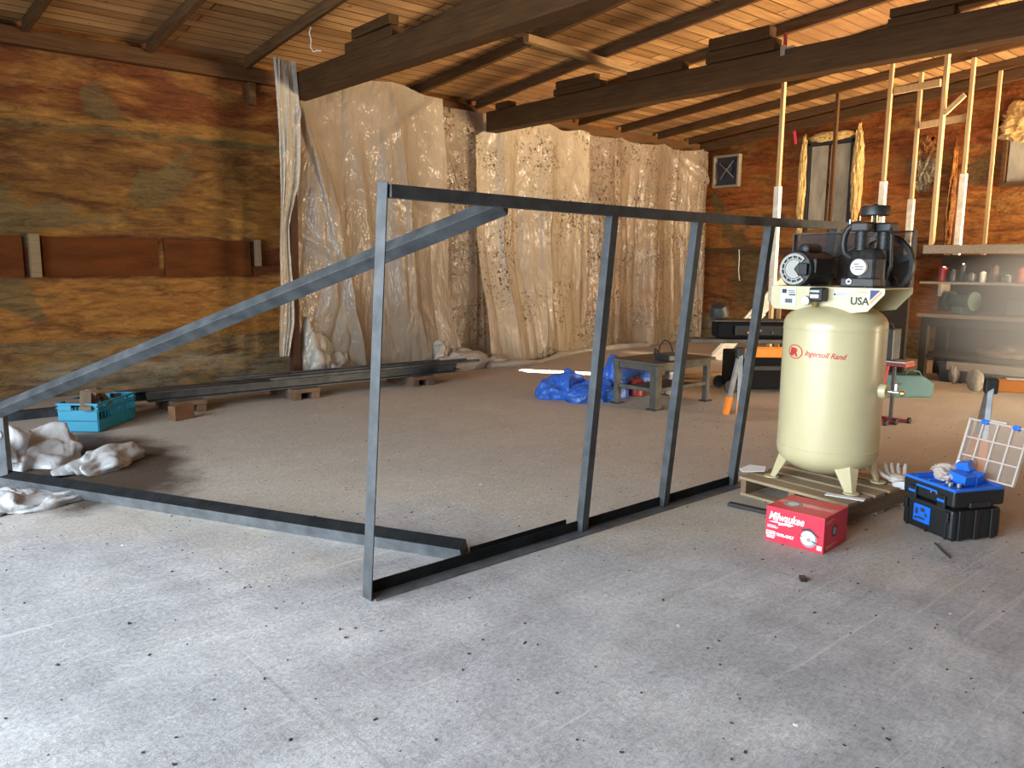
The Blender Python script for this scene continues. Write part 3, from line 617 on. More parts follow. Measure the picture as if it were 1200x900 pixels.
# bottom rail: angle iron, flange on the floor towards the camera, web standing behind, coloured darker than the flange
br_ = MB().box(L((3.23, 2.955, .004)), (2.95, .082, .008), (0, 0, -.003)).build('bottom_rail', M['steel_pale'], fr)
MB().bar(L((1.76, 2.998, .036)), L((4.70, 2.99, .036)), .006, .056).build('rail_web', M['steel_black'], br_)
mb = MB()
xs = [1.75, 2.2, 2.8, 3.5, 4.2, 4.9, 5.66]
for a, b in zip(xs, xs[1:]): mb.bar(L(rail_pt(a)), L(rail_pt(b) + Vector((.002, 0, 0))), .05, .052)
mb.build('top_rail', M['steel'], fr, bevel=.001)
MB().sweep(L((1.738, 2.935, 0)), L((1.738, 2.745, 1.812)), [(0, 0), (.010, .058), (-.010, .063), (-.011, .057), (.003, .052), (-.006, .001)], up=(0, 1, 0)).build('post', M['steel'], fr, bevel=.001)
for xb, xt in ((3.14, 3.08), (3.87, 3.80), (4.62, 4.56)):
    MB().bar(L((xb, 2.985, .006)), L((xt, 2.76, 1.775)), .05, .05, up=(0, 1, 0)).build('post', M['steel'], fr, bevel=.0015)
MB().bar(L((5.42, 2.96, .0)), L((5.40, 2.76, 1.77)), .05, .05, up=(0, 1, 0)).build('post', M['steel'], fr, bevel=.0015)
# brace leg going back to the left
A0, A1 = Vector((2.36, 3.06, 0)), Vector((.84, 6.08, 0))
ang = math.atan2(A0.y - A1.y, A0.x - A1.x); nn = Vector((math.sin(ang), -math.cos(ang), 0))
upv = Vector((0, 0, 1)); tl = math.radians(24); n1_ = (nn * math.cos(tl) - upv * math.sin(tl)); n2_ = (nn * math.sin(tl) + upv * math.cos(tl))   # front face and upper face directions
cc = Vector((0, 0, .053))
br_ = MB().bar(L(A1 + cc), L(A0 + cc), .078, .078, roll=-tl).build('brace_bottom_rail', M['steel_pale'], fr, bevel=.001)
MB().bar(L(A1 + cc + n2_ * .0405), L(A0 + cc + n2_ * .0405), .078, .003, roll=-tl).build('dark_reflection_face', M['steel_black'], br_)  # black plate paints the dark ceiling reflection onto the upper face
MB().bar(L((.80, 6.10, .50)), L((2.42, 2.83, 1.765)), .07, .07, roll=.75).build('brace_diagonal', M['steel'], fr, bevel=.002)
mb = MB().box(L((.815, 6.1, .27)), (.11, .09, .54), (0, 0, -.46)); mb.build('brace_end_post', M['steel_pale'], fr, bevel=.002)
for z in (.36,): 
    o = MB().lathe([(.028, 0), (.028, .004), (.02, .006)], L((.80, 6.03, z)), 'y', 20).build('hole_cover', M['white_label'], fr, smooth=True)
la = thing('loose_angle_iron', 'short loose angle iron lying behind the bottom rail of the frame', 'angle iron', (2.745, 3.06, 0))
MB().box((0, -.025, .004), (.69, .055, .007)).build('flange', M['steel_pale'], la)
MB().box((0, .002, .034), (.69, .006, .052)).build('web', M['steel_black'], la)  # web coloured darker than the flange

# ------------------------------------------------------------------ steel stock on the floor by the left wall
def stock(p0, p1, w, h, label, kind='c'):
    mb = MB()
    if kind == 'c':
        t = .012; pr = [(-w / 2, -h / 2), (w / 2, -h / 2), (w / 2, -h / 2 + t), (-w / 2 + t, -h / 2 + t), (-w / 2 + t, h / 2 - t), (w / 2, h / 2 - t), (w / 2, h / 2), (-w / 2, h / 2)]
        mb.sweep(p0, p1, pr)
    else: mb.bar(p0, p1, w, h)
    return tag(mb.build('steel_bar', M['steel_stock'], bevel=.001), label, 'steel bar')
stock((2.35, 8.12, .175), (6.05, 8.02, .175), .10, .10, 'long dark steel channel at the front of the stack by the left wall')
stock((2.1, 8.26, .175), (6.2, 8.17, .175), .10, .10, 'long dark steel channel second from the front of the stack')
stock((1.9, 8.40, .17), (5.9, 8.31, .17), .09, .09, 'long dark steel channel third from the front of the stack')
stock((3.15, 8.50, .235), (6.0, 8.30, .242), .05, .03, 'thin flat bar on top of the stack, its left end sticking out', 'b')
stock((3.9, 8.24, .2415), (6.35, 8.19, .2415), .05, .03, 'thin dark bar lying on the right half of the stack', 'b')
stock((3.6, 8.10, .238), (6.45, 8.05, .238), .06, .025, 'flat bar nearest the camera on top of the stack', 'b')
stock((.8, 8.62, .04), (2.35, 8.61, .04), .12, .08, 'short dark plate end left of the stack behind the crate', 'b')
for i, (x, lb) in enumerate(((2.7, 'timber bearer under the left end of the steel stack'), (3.95, 'timber bearer under the middle of the steel stack'), (5.5, 'timber bearer under the right end of the steel stack'))):
    t = thing('timber_bearer', lb, 'timber block', (x, 8.24, 0))
    MB().box((0, 0, .10), (.32, .62, .044)).build('upper_board', M['rust'], t, bevel=.003)
    MB().box((-.11, 0, .039), (.09, .6, .076)).build('lower_block', M['rust'], t, bevel=.003); MB().box((.11, 0, .039), (.09, .6, .076)).build('lower_block', M['rust'], t, bevel=.003)

# ------------------------------------------------------------------ turquoise crate with offcuts
ct = thing('plastic_crate', 'turquoise slatted plastic crate full of offcuts near the left wall', 'crate', (1.845, 7.87, 0), math.radians(47))
cl, cw, ch = .64, .35, .25
mb = MB(); mb.box((0, 0, .012), (cl - .02, cw - .02, .02))
for s in (-1, 1):
    mb.box((0, s * cw / 2, .06), (cl, .014, .1)); mb.box((s * cl / 2, 0, .06), (.014, cw, .1))
mb.build('tub', M['teal_plastic'], ct, bevel=.003)
for s in (-1, 1):
    mb = MB()
    for k in range(13): mb.box((-cl / 2 + .012 + k * (cl - .024) / 12, s * cw / 2, .145), (.014, .012, .08))
    mb.box((0, s * cw / 2, .19), (cl, .018, .02)); mb.box((0, s * (cw / 2 + .004), ch), (cl + .02, .02, .018)); mb.box((0, s * (cw / 2 + .004), ch - .035), (cl + .02, .02, .012)); mb.box((-.18, s * cw / 2, .215), (.04, .014, .05)); mb.box((.18, s * cw / 2, .215), (.04, .014, .05)); mb.box((0, s * cw / 2, .12), (.10, .01, .03))
    mb.build('slatted_side', M['teal_plastic'], ct, bevel=.002)
    mb = MB(); mb.box((s * cl / 2, 0, .145), (.014, cw, .10)); mb.box((s * (cl / 2 + .004), 0, ch), (.02, cw + .02, .018)); mb.box((s * cl / 2, cw / 2 - .06, .215), (.014, .12, .06)); mb.box((s * cl / 2, -cw / 2 + .06, .215), (.014, .12, .06)); mb.build('end_wall', M['teal_plastic'], ct, bevel=.002)
for i, (dx, dy, dz, sx_, sy_, sz_, rx, ry, rz, mt, lb) in enumerate((
        (-.24, -.03, .27, .34, .09, .03, .1, -.30, .5, 'grey_wood', 'grey board offcut poking out over the left end of the crate'),
        (-.08, .02, .27, .10, .12, .09, .3, .5, .2, 'rust', 'brown wooden block tipped in the middle of the crate'),
        (.06, -.02, .25, .26, .05, .05, .2, -.5, 1.0, 'rust', 'dark rusty offcut leaning in the crate'),
        (.10, .03, .30, .24, .10, .02, .2, .1, -.3, 'pallet', 'pale flat offcut lying on top of the crate load'),
        (.02, .08, .24, .36, .04, .03, 0, .2, .3, 'grey_dark', 'dark metal strip across the crate load'),
        (-.2, .07, .24, .18, .08, .05, .5, .0, 2.0, 'rust', 'brown offcut at the back corner of the crate'))):
    o = MB().box((0, 0, 0), (sx_, sy_, sz_)).build('offcut', M[mt], bevel=.003, loc=(0, 0, 0))
    R = Matrix.Rotation(math.radians(47), 4, 'Z'); o.matrix_world = Matrix.Translation(Vector((1.845, 7.87, 0)) + R @ Vector((dx, dy, dz))) @ R @ Euler((rx, ry, rz)).to_matrix().to_4x4()
    tag(o, lb, 'offcut', 'offcuts in the crate')
tag(MB().box((2.52, 8.1 - .42, .07), (.22, .10, .14), (0, 0, .35)).build('cardboard_box', M['card'], bevel=.004), 'small brown cardboard piece on the floor right of the turquoise crate', 'cardboard')
heap('plastic_bag_heap', 'crumpled white plastic bag heap behind the brace at the left edge', 'plastic bag', M['bag'], [((1.05, 6.72, 0), (.75, .55, .22), 71, .2, 6), ((1.42, 6.2, 0), (.6, .34, .12), 72, .2, 5, True, .5), ((.9, 6.6, .08), (.4, .4, .2), 74, .2, 5)])
heap('plastic_bag_heap', 'flat crumpled white plastic in front of the brace at the left edge', 'plastic bag', M['bag'], [((.66, 5.6, 0), (.62, .42, .13), 76, .2, 6), ((1.02, 5.48, 0), (.5, .2, .06), 78, .2, 5, True, .3)])

# ------------------------------------------------------------------ blue tarp, table and things behind the frame
heap('blue_tarpaulin', 'crumpled bright blue tarpaulin lying left of the steel table', 'tarpaulin', M['tarp'],
     [((6.33, 6.34, 0), (.62, .50, .30), 81, .10, 6), ((6.42, 5.98, 0), (.66, .5, .22), 83, .11, 6), ((6.74, 5.98, 0), (.36, .40, .40), 85, .09, 6), ((7.5, 6.35, 0), (.8, .7, .28), 87, .12, 5)])
tb = thing('steel_table', 'low grey steel worktable behind the frame beside the blue tarpaulin', 'table', (6.9, 5.4, 0))
MB().box((.02, 0, .475), (1.0, .66, .03)).build('tabletop', M['table_steel'], tb, bevel=.004)
for sx_, sy_, w in ((-.44, .25, .06), (-.44, -.27, .09), (.44, -.27, .06), (.44, .25, .06)):
    l = MB().box((sx_, sy_, .23), (w, w, .46)).build('leg', M['table_steel'], tb, bevel=.004)
    MB().box((sx_, sy_, .006), (w + .06, w + .04, .012)).build('foot_plate', M['black_iron'], l)
mb = MB(); mb.box((-.44, 0, .43), (.03, .56, .06)); mb.box((.44, 0, .43), (.03, .56, .06)); mb.box((0, -.29, .43), (.92, .03, .06)); mb.box((0, .29, .43), (.92, .03, .06)); mb.build('apron', M['table_steel'], tb, bevel=.003)
MB().box((-.44, 0, .20), (.03, .52, .04)).build('stretcher', M['table_steel'], tb, bevel=.003); MB().box((0, -.27, .20), (.88, .03, .04)).build('stretcher', M['table_steel'], tb, bevel=.003)
mb = MB(); mb.box((0, .0, .18), (.86, .5, .015)); mb.build('lower_shelf', M['rust'], tb, bevel=.002)
ho = thing('wire_caddy', 'black tool caddy with an arched handle on the steel table', 'caddy', (6.72, 5.22, .4915), -.3)
MB().box((0, 0, .035), (.10, .26, .07)).build('body', M['black_iron'], ho, bevel=.012)
MB().tube([(0, .12 * math.cos(a) * 1.05, .06 + .15 * math.sin(a)) for a in [PI * k / 16 for k in range(17)]], .008, 8).build('handle', M['black_iron'], ho, smooth=True)
MB().tube([(-.03, .10, .08), (-.04, .14, .11), (-.03, .16, .06), (-.02, .15, .0)], .01, 8).build('trigger', M['black_iron'], ho, smooth=True)
o = thing('red_canister', 'red round canister on the floor behind the steel table', 'canister', (7.02, 5.86, 0))
MB().lathe([(.09, 0), (.10, .01), (.10, .15), (.07, .19), (.03, .2)], n=20).build('body', M['red_paint'], o, smooth=True); MB().lathe([(.025, .2), (.025, .23)], n=12).build('cap', M['black_plastic'], o)
o = thing('spray_bottle', 'translucent pale bottle under the right side of the steel table', 'bottle', (7.35, 5.62, 0))
MB().lathe([(.05, 0), (.055, .01), (.055, .16), (.02, .21), (.02, .24)], n=18).build('body', M['frost_rib'], o, smooth=True); MB().lathe([(.024, .24), (.024, .27)], n=12).build('cap', M['white_label'], o)
for i, (x, y, rz, lb) in enumerate(((8.0, 5.9, -.5, 'pale board on the floor behind the steel table, nearest'), (8.5, 6.4, -.7, 'pale board on the floor behind the steel table, farther'), (8.9, 6.3, -.3, 'pale board on the floor behind the black case'))):
    tag(MB().box((x, y, .03), (.9, .14, .04), (0, 0, rz)).build('floor_board', M['stud'], bevel=.003), lb, 'board')

def sawhorse(loc, rz, h, ln, label, sp=.24, orange=.35):
    t = thing('sawhorse', label, 'sawhorse', loc, rz)
    MB().bar((-ln / 2 + .06, 0, h - .045), (ln / 2 - .06, 0, h - .045), .06, .09).build('crossbar', M['orange_plastic'], t, bevel=.012)
    MB().bar((-ln / 2 + .12, 0, h + .006), (ln / 2 - .12, 0, h + .006), .045, .012).build('top_pad', M['white_stud'] if orange > .4 else M['orange_plastic'], t, bevel=.003)
    for e in (-1, 1):
        MB().box((e * (ln / 2 - .03), 0, h - .05), (.08, .09, .11)).build('hinge', M['grey_dark'], t, bevel=.012)
        for s in (-1, 1):
            top = Vector((e * (ln / 2 - .03), s * .02, h - .06)); ft = Vector((e * (ln / 2 + .02), s * sp, 0)); mid = ft.lerp(top, orange)
            lg = MB().bar(mid, top, .04, .04).build('leg', M['galv'], t, bevel=.004)
            MB().bar(ft, mid, .052, .052).build('foot', M['orange_plastic'], lg, bevel=.006)
    return t
sawhorse((7.05, 4.02, 0), math.atan2(-.55, .62), .70, .95, 'orange and grey folding sawhorse between the last frame post and the compressor', .24, .3)
t = thing('planer_table', 'long dark grey machine bed resting on the orange sawhorse', 'machine', (7.1, 4.45, .72), math.radians(-42))
MB().box((0, 0, .02), (1.25, .26, .04)).build('bed', M['table_steel'], t, bevel=.006)
mb = MB(); mb.box((.08, .05, .13), (.88, .30, .17)); mb.build('housing', M['matte_black'], t, bevel=.03)
MB().box((.12, -.108, .13), (.62, .02, .10)).build('front_panel', M['black_plastic'], t, bevel=.006)
MB().box((.07, .05, .222), (.94, .33, .014)).build('lid', M['table_steel'], t, bevel=.006)
for k, c in enumerate(('orange_plastic', 'silver', 'green_paint', 'rust')):
    MB().lathe([(.012, -.004), (.012, .004)], (-.06 + .12 * k, -.123, .11 + .02 * (k % 2)), 'y', 12).build('knob', M[c], t)
t = thing('lamp_head', 'round dark tilted lamp head on top of the machine bed', 'lamp', (6.91, 4.70, .9495), .4)
MB().lathe([(.03, .11), (.075, .10), (.095, .04), (.10, .0), (.085, -.004)], (0, 0, .06), 'z', 24).build('shade', M['grey_dark'], t, smooth=True).rotation_euler = (0, -.45, 0)
MB().lathe([(.07, 0), (.085, .004), (.085, .010), (.06, .014)], (.0, 0, .045), 'z', 24).build('rim', M['silver'], t, smooth=True).rotation_euler = (0, -.45, 0)
MB().box((.03, 0, .012), (.12, .09, .022)).build('foot', M['black_plastic'], t, bevel=.004)
t = thing('rolling_case', 'black wheeled case on the floor behind the orange sawhorse', 'case', (8.45, 5.15, 0), math.radians(-38))
MB().box((.1, 0, .27), (1.0, .42, .44)).build('body', M['matte_black'], t, bevel=.02)
for s in (-1, 1): MB().lathe([(.02, -.02), (.075, -.02), (.08, 0), (.075, .02), (.02, .02)], (-.42, s * .22, .08), 'y', 20).build('wheel', M['black_iron'], t, smooth=True)
MB().box((.1, -.215, .3), (.5, .012, .05)).build('latch_strip', M['grey_dark'], t, bevel=.003)
tag(MB().tube([(8.75, 4.6, .35), (8.85, 4.5, .25), (8.9, 4.42, .12), (8.85, 4.4, .02), (8.6, 4.5, .012)], .012, 8).build('power_cord', M['black_plastic'], smooth=True), 'black power cord hanging beside the wheeled case', 'cord')

# red stand with the dark machine, teal case, second sawhorse
t = thing('red_stand', 'red steel stand with spread feet behind the compressor tank', 'stand', (7.72, 3.30, 0), .0)
MB().box((.0, .04, .575), (.20, .44, .035)).build('table', M['red_paint'], t, bevel=.004)
MB().box((0, .04, .60), (.22, .42, .012)).build('roller', M['silver'], t, bevel=.002)
MB().bar((-.05, .10, .02), (.0, .04, .56), .05, .05).build('post', M['red_paint'], t, bevel=.004)
MB().bar((.06, -.01, .02), (.06, -.01, .56), .03, .03).build('strut', M['black_iron'], t, bevel=.003)
for dy, dx, x0 in ((-.17, .05, .1), (-.12, -.22, -.08), (-.08, -.42, -.2)):
    f = MB().bar((x0, .30, .018), (x0 * 1.0, dy, .018), .028, .028).build('foot_bar', M['red_paint'], t, bevel=.003)
    MB().lathe([(.03, -.012), (.03, .012)], (x0, dy, .026), 'y', 14).build('end_cap', M['black_plastic'], f)
MB().bar((.12, .10, .018), (-.22, .10, .018), .028, .028).build('spine', M['red_paint'], t, bevel=.003)
t = thing('chop_machine', 'dark boxy machine on the red stand behind the compressor', 'machine', (7.72, 3.36, .6065))
MB().box((0, 0, .15), (.18, .20, .30)).build('body', M['grey_dark'], t, bevel=.012)
MB().box((-.095, .0, .24), (.012, .13, .08)).build('window', M['black_plastic'], t, bevel=.003); MB().box((-.096, .04, .12), (.012, .04, .09)).build('label_plate', M['white_label'], t)
MB().tube([(0, -.06, .30), (0, -.04, .34), (0, .04, .34), (0, .06, .30)], .01, 8).build('handle', M['black_plastic'], t, smooth=True)
t = thing('teal_case', 'dull teal plastic tool case on the floor behind the red stand', 'case', (9.35, 3.98, 0), math.radians(-39))
mb = MB(); mb.prism([(-.42, 0), (.42, 0), (.44, .16), (.30, .25), (-.30, .27), (-.42, .2)], (0, .12, .0), (1, 0, 0), (0, 0, 1), (0, -1, 0), .26); mb.build('body', M['teal_dull'], t, bevel=.012)
for k, (x, z) in enumerate(((-.05, .16), (.03, .16), (.0, .10), (-.2, .2))): MB().box((x, -.142, z), (.04, .006, .03)).build('slot', M['black_plastic'], t)
MB().tube([(.16, 0, .25), (.2, 0, .30), (.32, 0, .28), (.36, 0, .22)], .012, 8).build('handle', M['teal_dull'], t, smooth=True)
sawhorse((6.36, 1.59, 0), math.radians(-62), .72, .85, 'orange-topped grey sawhorse at the right edge behind the open organiser', .22, .45)

# ------------------------------------------------------------------ pallet
PC = Vector((4.80, 2.41, 0)); PR = math.radians(-4)
pt = thing('wooden_pallet', 'low worn wooden pallet under the compressor', 'pallet', PC, PR)
for i, x in enumerate((-.325, -.185, -.02, .15, .31)):
    MB().box((x, 0, .1205), (.115 if i != 1 else .12, .76, .019)).build('deck_board', M['pallet'], pt, bevel=.002)
for y in (-.355, 0, .355): MB().box((0, y, .065), (.74, .04, .09)).build('stringer', M['pallet_dark'], pt, bevel=.002)
for x in (-.32, 0, .32): MB().box((x, 0, .010), (.09, .76, .018)).build('bottom_board', M['pallet'], pt, bevel=.002)
tag(MB().box((4.22, 2.60, .012), (.045, .26, .022), (0, 0, .12)).build('black_bar', M['black_plastic'], bevel=.003), 'short black bar on the floor at the left front of the pallet', 'bar')

# ------------------------------------------------------------------ compressor
ZC = .1315
cp = thing('air_compressor', 'tall cream two-stage air compressor with a vertical tank on the pallet', 'air compressor', (4.79, 2.41, ZC))
def dome(r, z0, z1, n=10, up=True):
    return [(r * math.cos(a), z0 + (z1 - z0) * math.sin(a)) for a in [PI / 2 * k / n for k in range(n)]] + [(.004, z1)]
zt0, zt1 = .21, 1.005
prof = list(reversed([(r, z) for r, z in dome(.305, zt0, .055)])) + [(.305, zt0 + .02), (.308, zt0 + .022), (.308, zt0 + .03), (.305, zt0 + .032), (.305, zt1 - .032), (.308, zt1 - .03), (.308, zt1 - .022), (.305, zt1 - .02)] + dome(.305, zt1, 1.15)
MB().lathe(prof, n=72).build('tank', M['tank'], cp, smooth=True)
for ax, ay in ((-.185, .245), (-.175, -.25), (.20, .245), (.20, -.25)):
    d = Vector((ax, ay, 0)).normalized(); p = Vector((-d.y, d.x, 0)); mb = MB()
    topc = d * .245; botc = d * .315
    for s in (-1, 1):   # bent plate: two wings meeting in a ridge
        a = [topc + Vector((0, 0, .16)) + p * (s * .085), topc + d * .045 + Vector((0, 0, .16)), botc + d * .02 + Vector((0, 0, .008)), botc + p * (s * .035) + Vector((0, 0, .008))]
        b_ = [q - d * .006 for q in a]; o = len(mb.v); mb.v += a + b_
        mb.f += [(o, o + 1, o + 2, o + 3), (o + 7, o + 6, o + 5, o + 4), (o, o + 4, o + 5, o + 1), (o + 1, o + 5, o + 6, o + 2), (o + 2, o + 6, o + 7, o + 3), (o + 3, o + 7, o + 4, o)]
    lg = mb.build('leg', M['tank'], cp)
    MB().lathe([(.045, 0), (.048, .004), (.045, .010), (.01, .011)], botc + d * .01, 'z', 20).build('foot_pad', M['tank'], lg, smooth=True)
# bracket plates and platform
zb = 1.37 - ZC
def plate(x, name, y0=.35, y1=-.37):
    mb = MB(); P = [(y0, zb), (y0, zb - .12), (y0 - .03, zb - .145), (.16, zb - .148), (.10, zb - .15), (-.13, zb - .15), (-.20, zb - .148), (-.278, zb - .137), (y1, zb - .035), (y1, zb)]
    mb.prism(P, (x, 0, 0), (0, 1, 0), (0, 0, 1), (1, 0, 0), .006); return mb.build(name, M['tank'], cp, bevel=.001)
fp = plate(-.176, 'front_bracket'); plate(.20, 'rear_bracket')
mb = MB(); mb.box((.015, .24, zb - .004), (.376, .22, .007)); mb.box((.015, -.17, zb - .004), (.376, .40, .007)); mb.build('platform', M['tank'], cp, bevel=.001)
X = -.1775
def on_front(name, y0, y1, z0, z1, mat, par, x=X, t=.0016): return MB().box((x, (y0 + y1) / 2, (z0 + z1) / 2), (t, abs(y1 - y0), z1 - z0)).build(name, mat, par)
st = on_front('sticker', .285, .175, zb - .125, zb - .01, M['white_label'], fp)
for k, (a, b_, c, d_) in enumerate(((.272, .242, .045, .02), (.232, .19, .030, .026), (.225, .185, .042, .038), (.225, .182, .058, .050))): on_front('print', a, b_, zb - c, zb - d_, M['ink'], fp, X - .0015)
for k in range(9): on_front('bar_code', .25 - k * .0055, .25 - k * .0055 - (.0025 + .0012 * (k % 3)), zb - .105, zb - .08, M['ink'], fp, X - .0015)
on_front('sticker', -.065, -.185, zb - .055, zb - .028, M['white_label'], fp)
on_front('print', -.085, -.175, zb - .037, zb - .034, M['grey_ink'], fp, X - .0015); on_front('print', -.085, -.16, zb - .047, zb - .044, M['grey_ink'], fp, X - .0015); on_front('print', -.069, -.08, zb - .048, zb - .036, M['ink'], fp, X - .0015)
on_front('print', -.195, -.27, zb - .026, zb - .021, M['orange_ink'], fp)
face_mx = Matrix(((0, 0, -1, X), (-1, 0, 0, 0), (0, 1, 0, 0), (0, 0, 0, 1)))
text('lettering_usa', 'USA', .062, M['ink'], fp, Matrix.Translation((0, -.172, zb - .098)) @ face_mx, fat=.0014, sx=.98)
MB().prism([(-.288, zb - .012), (-.345, zb - .012), (-.288, zb - .07)], (X - .001, 0, 0), (0, 1, 0), (0, 0, 1), (1, 0, 0), .0015).build('blue_triangle', M['blue_ink'], fp)
MB().prism([(-.350, zb - .014), (-.355, zb - .03), (-.292, zb - .095), (-.29, zb - .076)], (X - .001, 0, 0), (0, 1, 0), (0, 0, 1), (1, 0, 0), .0015).build('orange_stripe', M['orange_ink'], fp)
# lettering bent round the tank
def on_tank(phi0, z0, tilt=-.05, r=.3058):
    def f(p):
        x = p.x * math.cos(tilt) - p.y * math.sin(tilt); y = p.x * math.sin(tilt) + p.y * math.cos(tilt)
        ph = phi0 - x / .305; rr = r + p.z
        return Vector((-rr * math.cos(ph), rr * math.sin(ph), z0 + y))
    return f
D = math.radians
tk = [o for o in cp.children if o.name.startswith('tank')][0]
text('lettering_name', 'Ingersoll Rand', .046, M['red_ink'], tk, None, shear=.35, bend=on_tank(D(5.0), .958 - ZC), sx=1.02 * .88, fat=.0006)
text('lettering_ir', 'IR', .062, M['red_ink'], tk, None, shear=.15, bend=on_tank(D(27.2), .953 - ZC), sx=1.15, fat=.0035)
mb = MB(); n = 44; f = on_tank(D(18.8), .974 - ZC)
for k in range(n):
    a = 2 * PI * k / n
    for q in (1.0, .87): mb.v.append(f(Vector((.060 * q * math.cos(a), .044 * q * math.sin(a), 0))))
mb.f = [(2 * k, 2 * ((k + 1) % n), 2 * ((k + 1) % n) + 1, 2 * k + 1) for k in range(n)]
o = mb.build('logo_ring', M['red_ink'], tk); sd = o.modifiers.new('solid', 'SOLIDIFY'); sd.thickness = .0008
# motor
MB().lathe([(.05, -.165), (.105, -.16), (.115, -.14), (.115, .15), (.10, .165), (.03, .17), (.012, .175), (.012, .23)], (-.0, .205, 1.475 - ZC), 'x', 40).build('motor', M['black_iron'], cp, smooth=True)
mt = [o for o in cp.children if o.name.startswith('motor')][0]
mb = MB(); cy, cz = .205, 1.475 - ZC     # vented silver ring, open towards the right
n = 34
def arc(r0, r1, a0, a1, x0, x1, n=24):
    for k in range(n):
        a, b_ = a0 + (a1 - a0) * k / n, a0 + (a1 - a0) * (k + 1) / n
        vs = [(x, cy + r * math.cos(q), cz + r * math.sin(q)) for x in (x0, x1) for r, q in ((r0, a), (r1, a), (r1, b_), (r0, b_))]
        mb.add(vs, [(0, 1, 2, 3), (7, 6, 5, 4), (0, 4, 5, 1), (1, 5, 6, 2), (2, 6, 7, 3), (3, 7, 4, 0)])
arc(.082, .096, .75 - PI, PI - .75, -.175, -.165); arc(.062, .068, .75 - PI, PI - .75, -.175, -.165)
for k in range(11):
    a = .78 - PI + k * (2 * PI - 1.56) / 10; arc(.06, .09, a - .045, a + .045, -.176, -.165, 2)
arc(.0, .058, .9 - PI, PI - .9, -.174, -.165); mb.build('vent_ring', M['vent'], mt)
MB().box((-.02, .13, 1.475 - ZC + .02), (.22, .10, .10)).build('terminal_box', M['black_plastic'], mt, bevel=.012)
MB().lathe([(.02, -.1), (.034, -.09), (.034, .07), (.02, .08)], (-.02, .18, 1.60 - ZC), 'x', 20).build('capacitor_cover', M['black_iron'], mt, smooth=True)
MB().box((0, .205, 1.375 - ZC), (.22, .16, .012)).build('motor_base', M['black_iron'], mt)
MB().box((-.187, .135, 1.475 - ZC), (.02, .055, .075)).build('name_plate', M['black_plastic'], mt, bevel=.006)
# pump
mb = MB(); mb.lathe([(.085, 0), (.10, .01), (.108, .05), (.108, .16), (.09, .20), (.07, .225)], (-.03, -.190, 1.375 - ZC), 'z', 8); pm = mb.build('pump_crankcase', M['black_iron'], cp, bevel=.012)
MB().box((-.06, -.185, 1.40 - ZC), (.17, .20, .055)).build('pump_base', M['black_iron'], pm, bevel=.008)
MB().lathe([(.001, -.022), (.047, -.02), (.05, -.01), (.05, .0)], (-.128, -.190, 1.49 - ZC), 'x', 32).build('round_badge', M['white_label'], pm, smooth=True)
b0 = MB()
for k, (dy, dz, w) in enumerate(((.01, .018, .028), (-.008, .002, .05), (-.008, -.012, .045), (.03, -.004, .010))): b0.box((-.151, -.190 + dy, 1.49 - ZC + dz), (.0015, w, .004))
b0.build('badge_print', M['ink'], pm)
MB().lathe([(.006, -.006), (.016, -.006), (.018, 0), (.018, .01)], (-.148, -.142, 1.405 - ZC), 'x', 18).build('oil_sight_glass', M['silver'], pm, smooth=True)
MB().lathe([(.002, -.002), (.009, -.002), (.009, .002)], (-.156, -.142, 1.405 - ZC), 'x', 14).build('sight_glass_center', M['ink'], pm)
for k, (cx_, cyy, r) in enumerate(((-.07, -.165, .045), (.06, -.24, .05))):
    P = []; z = 1.59 - ZC
    for q in range(9): P += [(r, z + q * .012), (r, z + q * .012 + .004), (r * .8, z + q * .012 + .006), (r * .8, z + q * .012 + .011)]
    MB().lathe(P, (cx_, cyy, 0), 'z', 24).build('cylinder', M['black_iron'], pm, smooth=True)
    MB().box((cx_, cyy, 1.725 - ZC), (r * 2.3, r * 2.3, .055)).build('cylinder_head', M['black_iron'], pm, bevel=.010)
MB().lathe([(.02, 1.755), (.02, 1.79), (.075, 1.79), (.08, 1.795), (.08, 1.84), (.076, 1.848), (.02, 1.85), (.008, 1.86)], (-.03, -.215, -ZC), 'z', 36).build('air_filter', M['black_iron'], pm, smooth=True)
for dy in (.05, -.02, -.05): MB().lathe([(.006, 1.752), (.006, 1.788)], (-.09, -.205 + dy, -ZC), 'z', 8).build('head_bolt', M['brass'], pm)
pts = [(-.09, -.16, 1.745), (-.10, -.125, 1.74), (-.10, -.09, 1.715), (-.10, -.072, 1.675), (-.10, -.068, 1.62), (-.095, -.075, 1.575), (-.08, -.10, 1.55), (-.06, -.14, 1.54)]
MB().tube([(x, y, z - ZC) for x, y, z in pts], .019, 12).build('intercooler_pipe', M['black_iron'], pm, smooth=True)
MB().tube([(.02, -.29, 1.72 - ZC), (-.02, -.315, 1.68 - ZC), (-.0, -.315, 1.5 - ZC), (.02, -.28, 1.42 - ZC)], .010, 10).build('discharge_pipe', M['black_iron'], pm, smooth=True)
MB().lathe([(.004, 0), (.01, .005), (.008, .03)], (-.10, -.10, 1.74 - ZC), 'z', 10).build('pipe_nut', M['silver'], pm)
for y in (-.235, -.27, -.20): MB().lathe([(.010, 0), (.010, .012)], (-.13, y, zb), 'z', 6).build('bolt', M['silver'], pm)
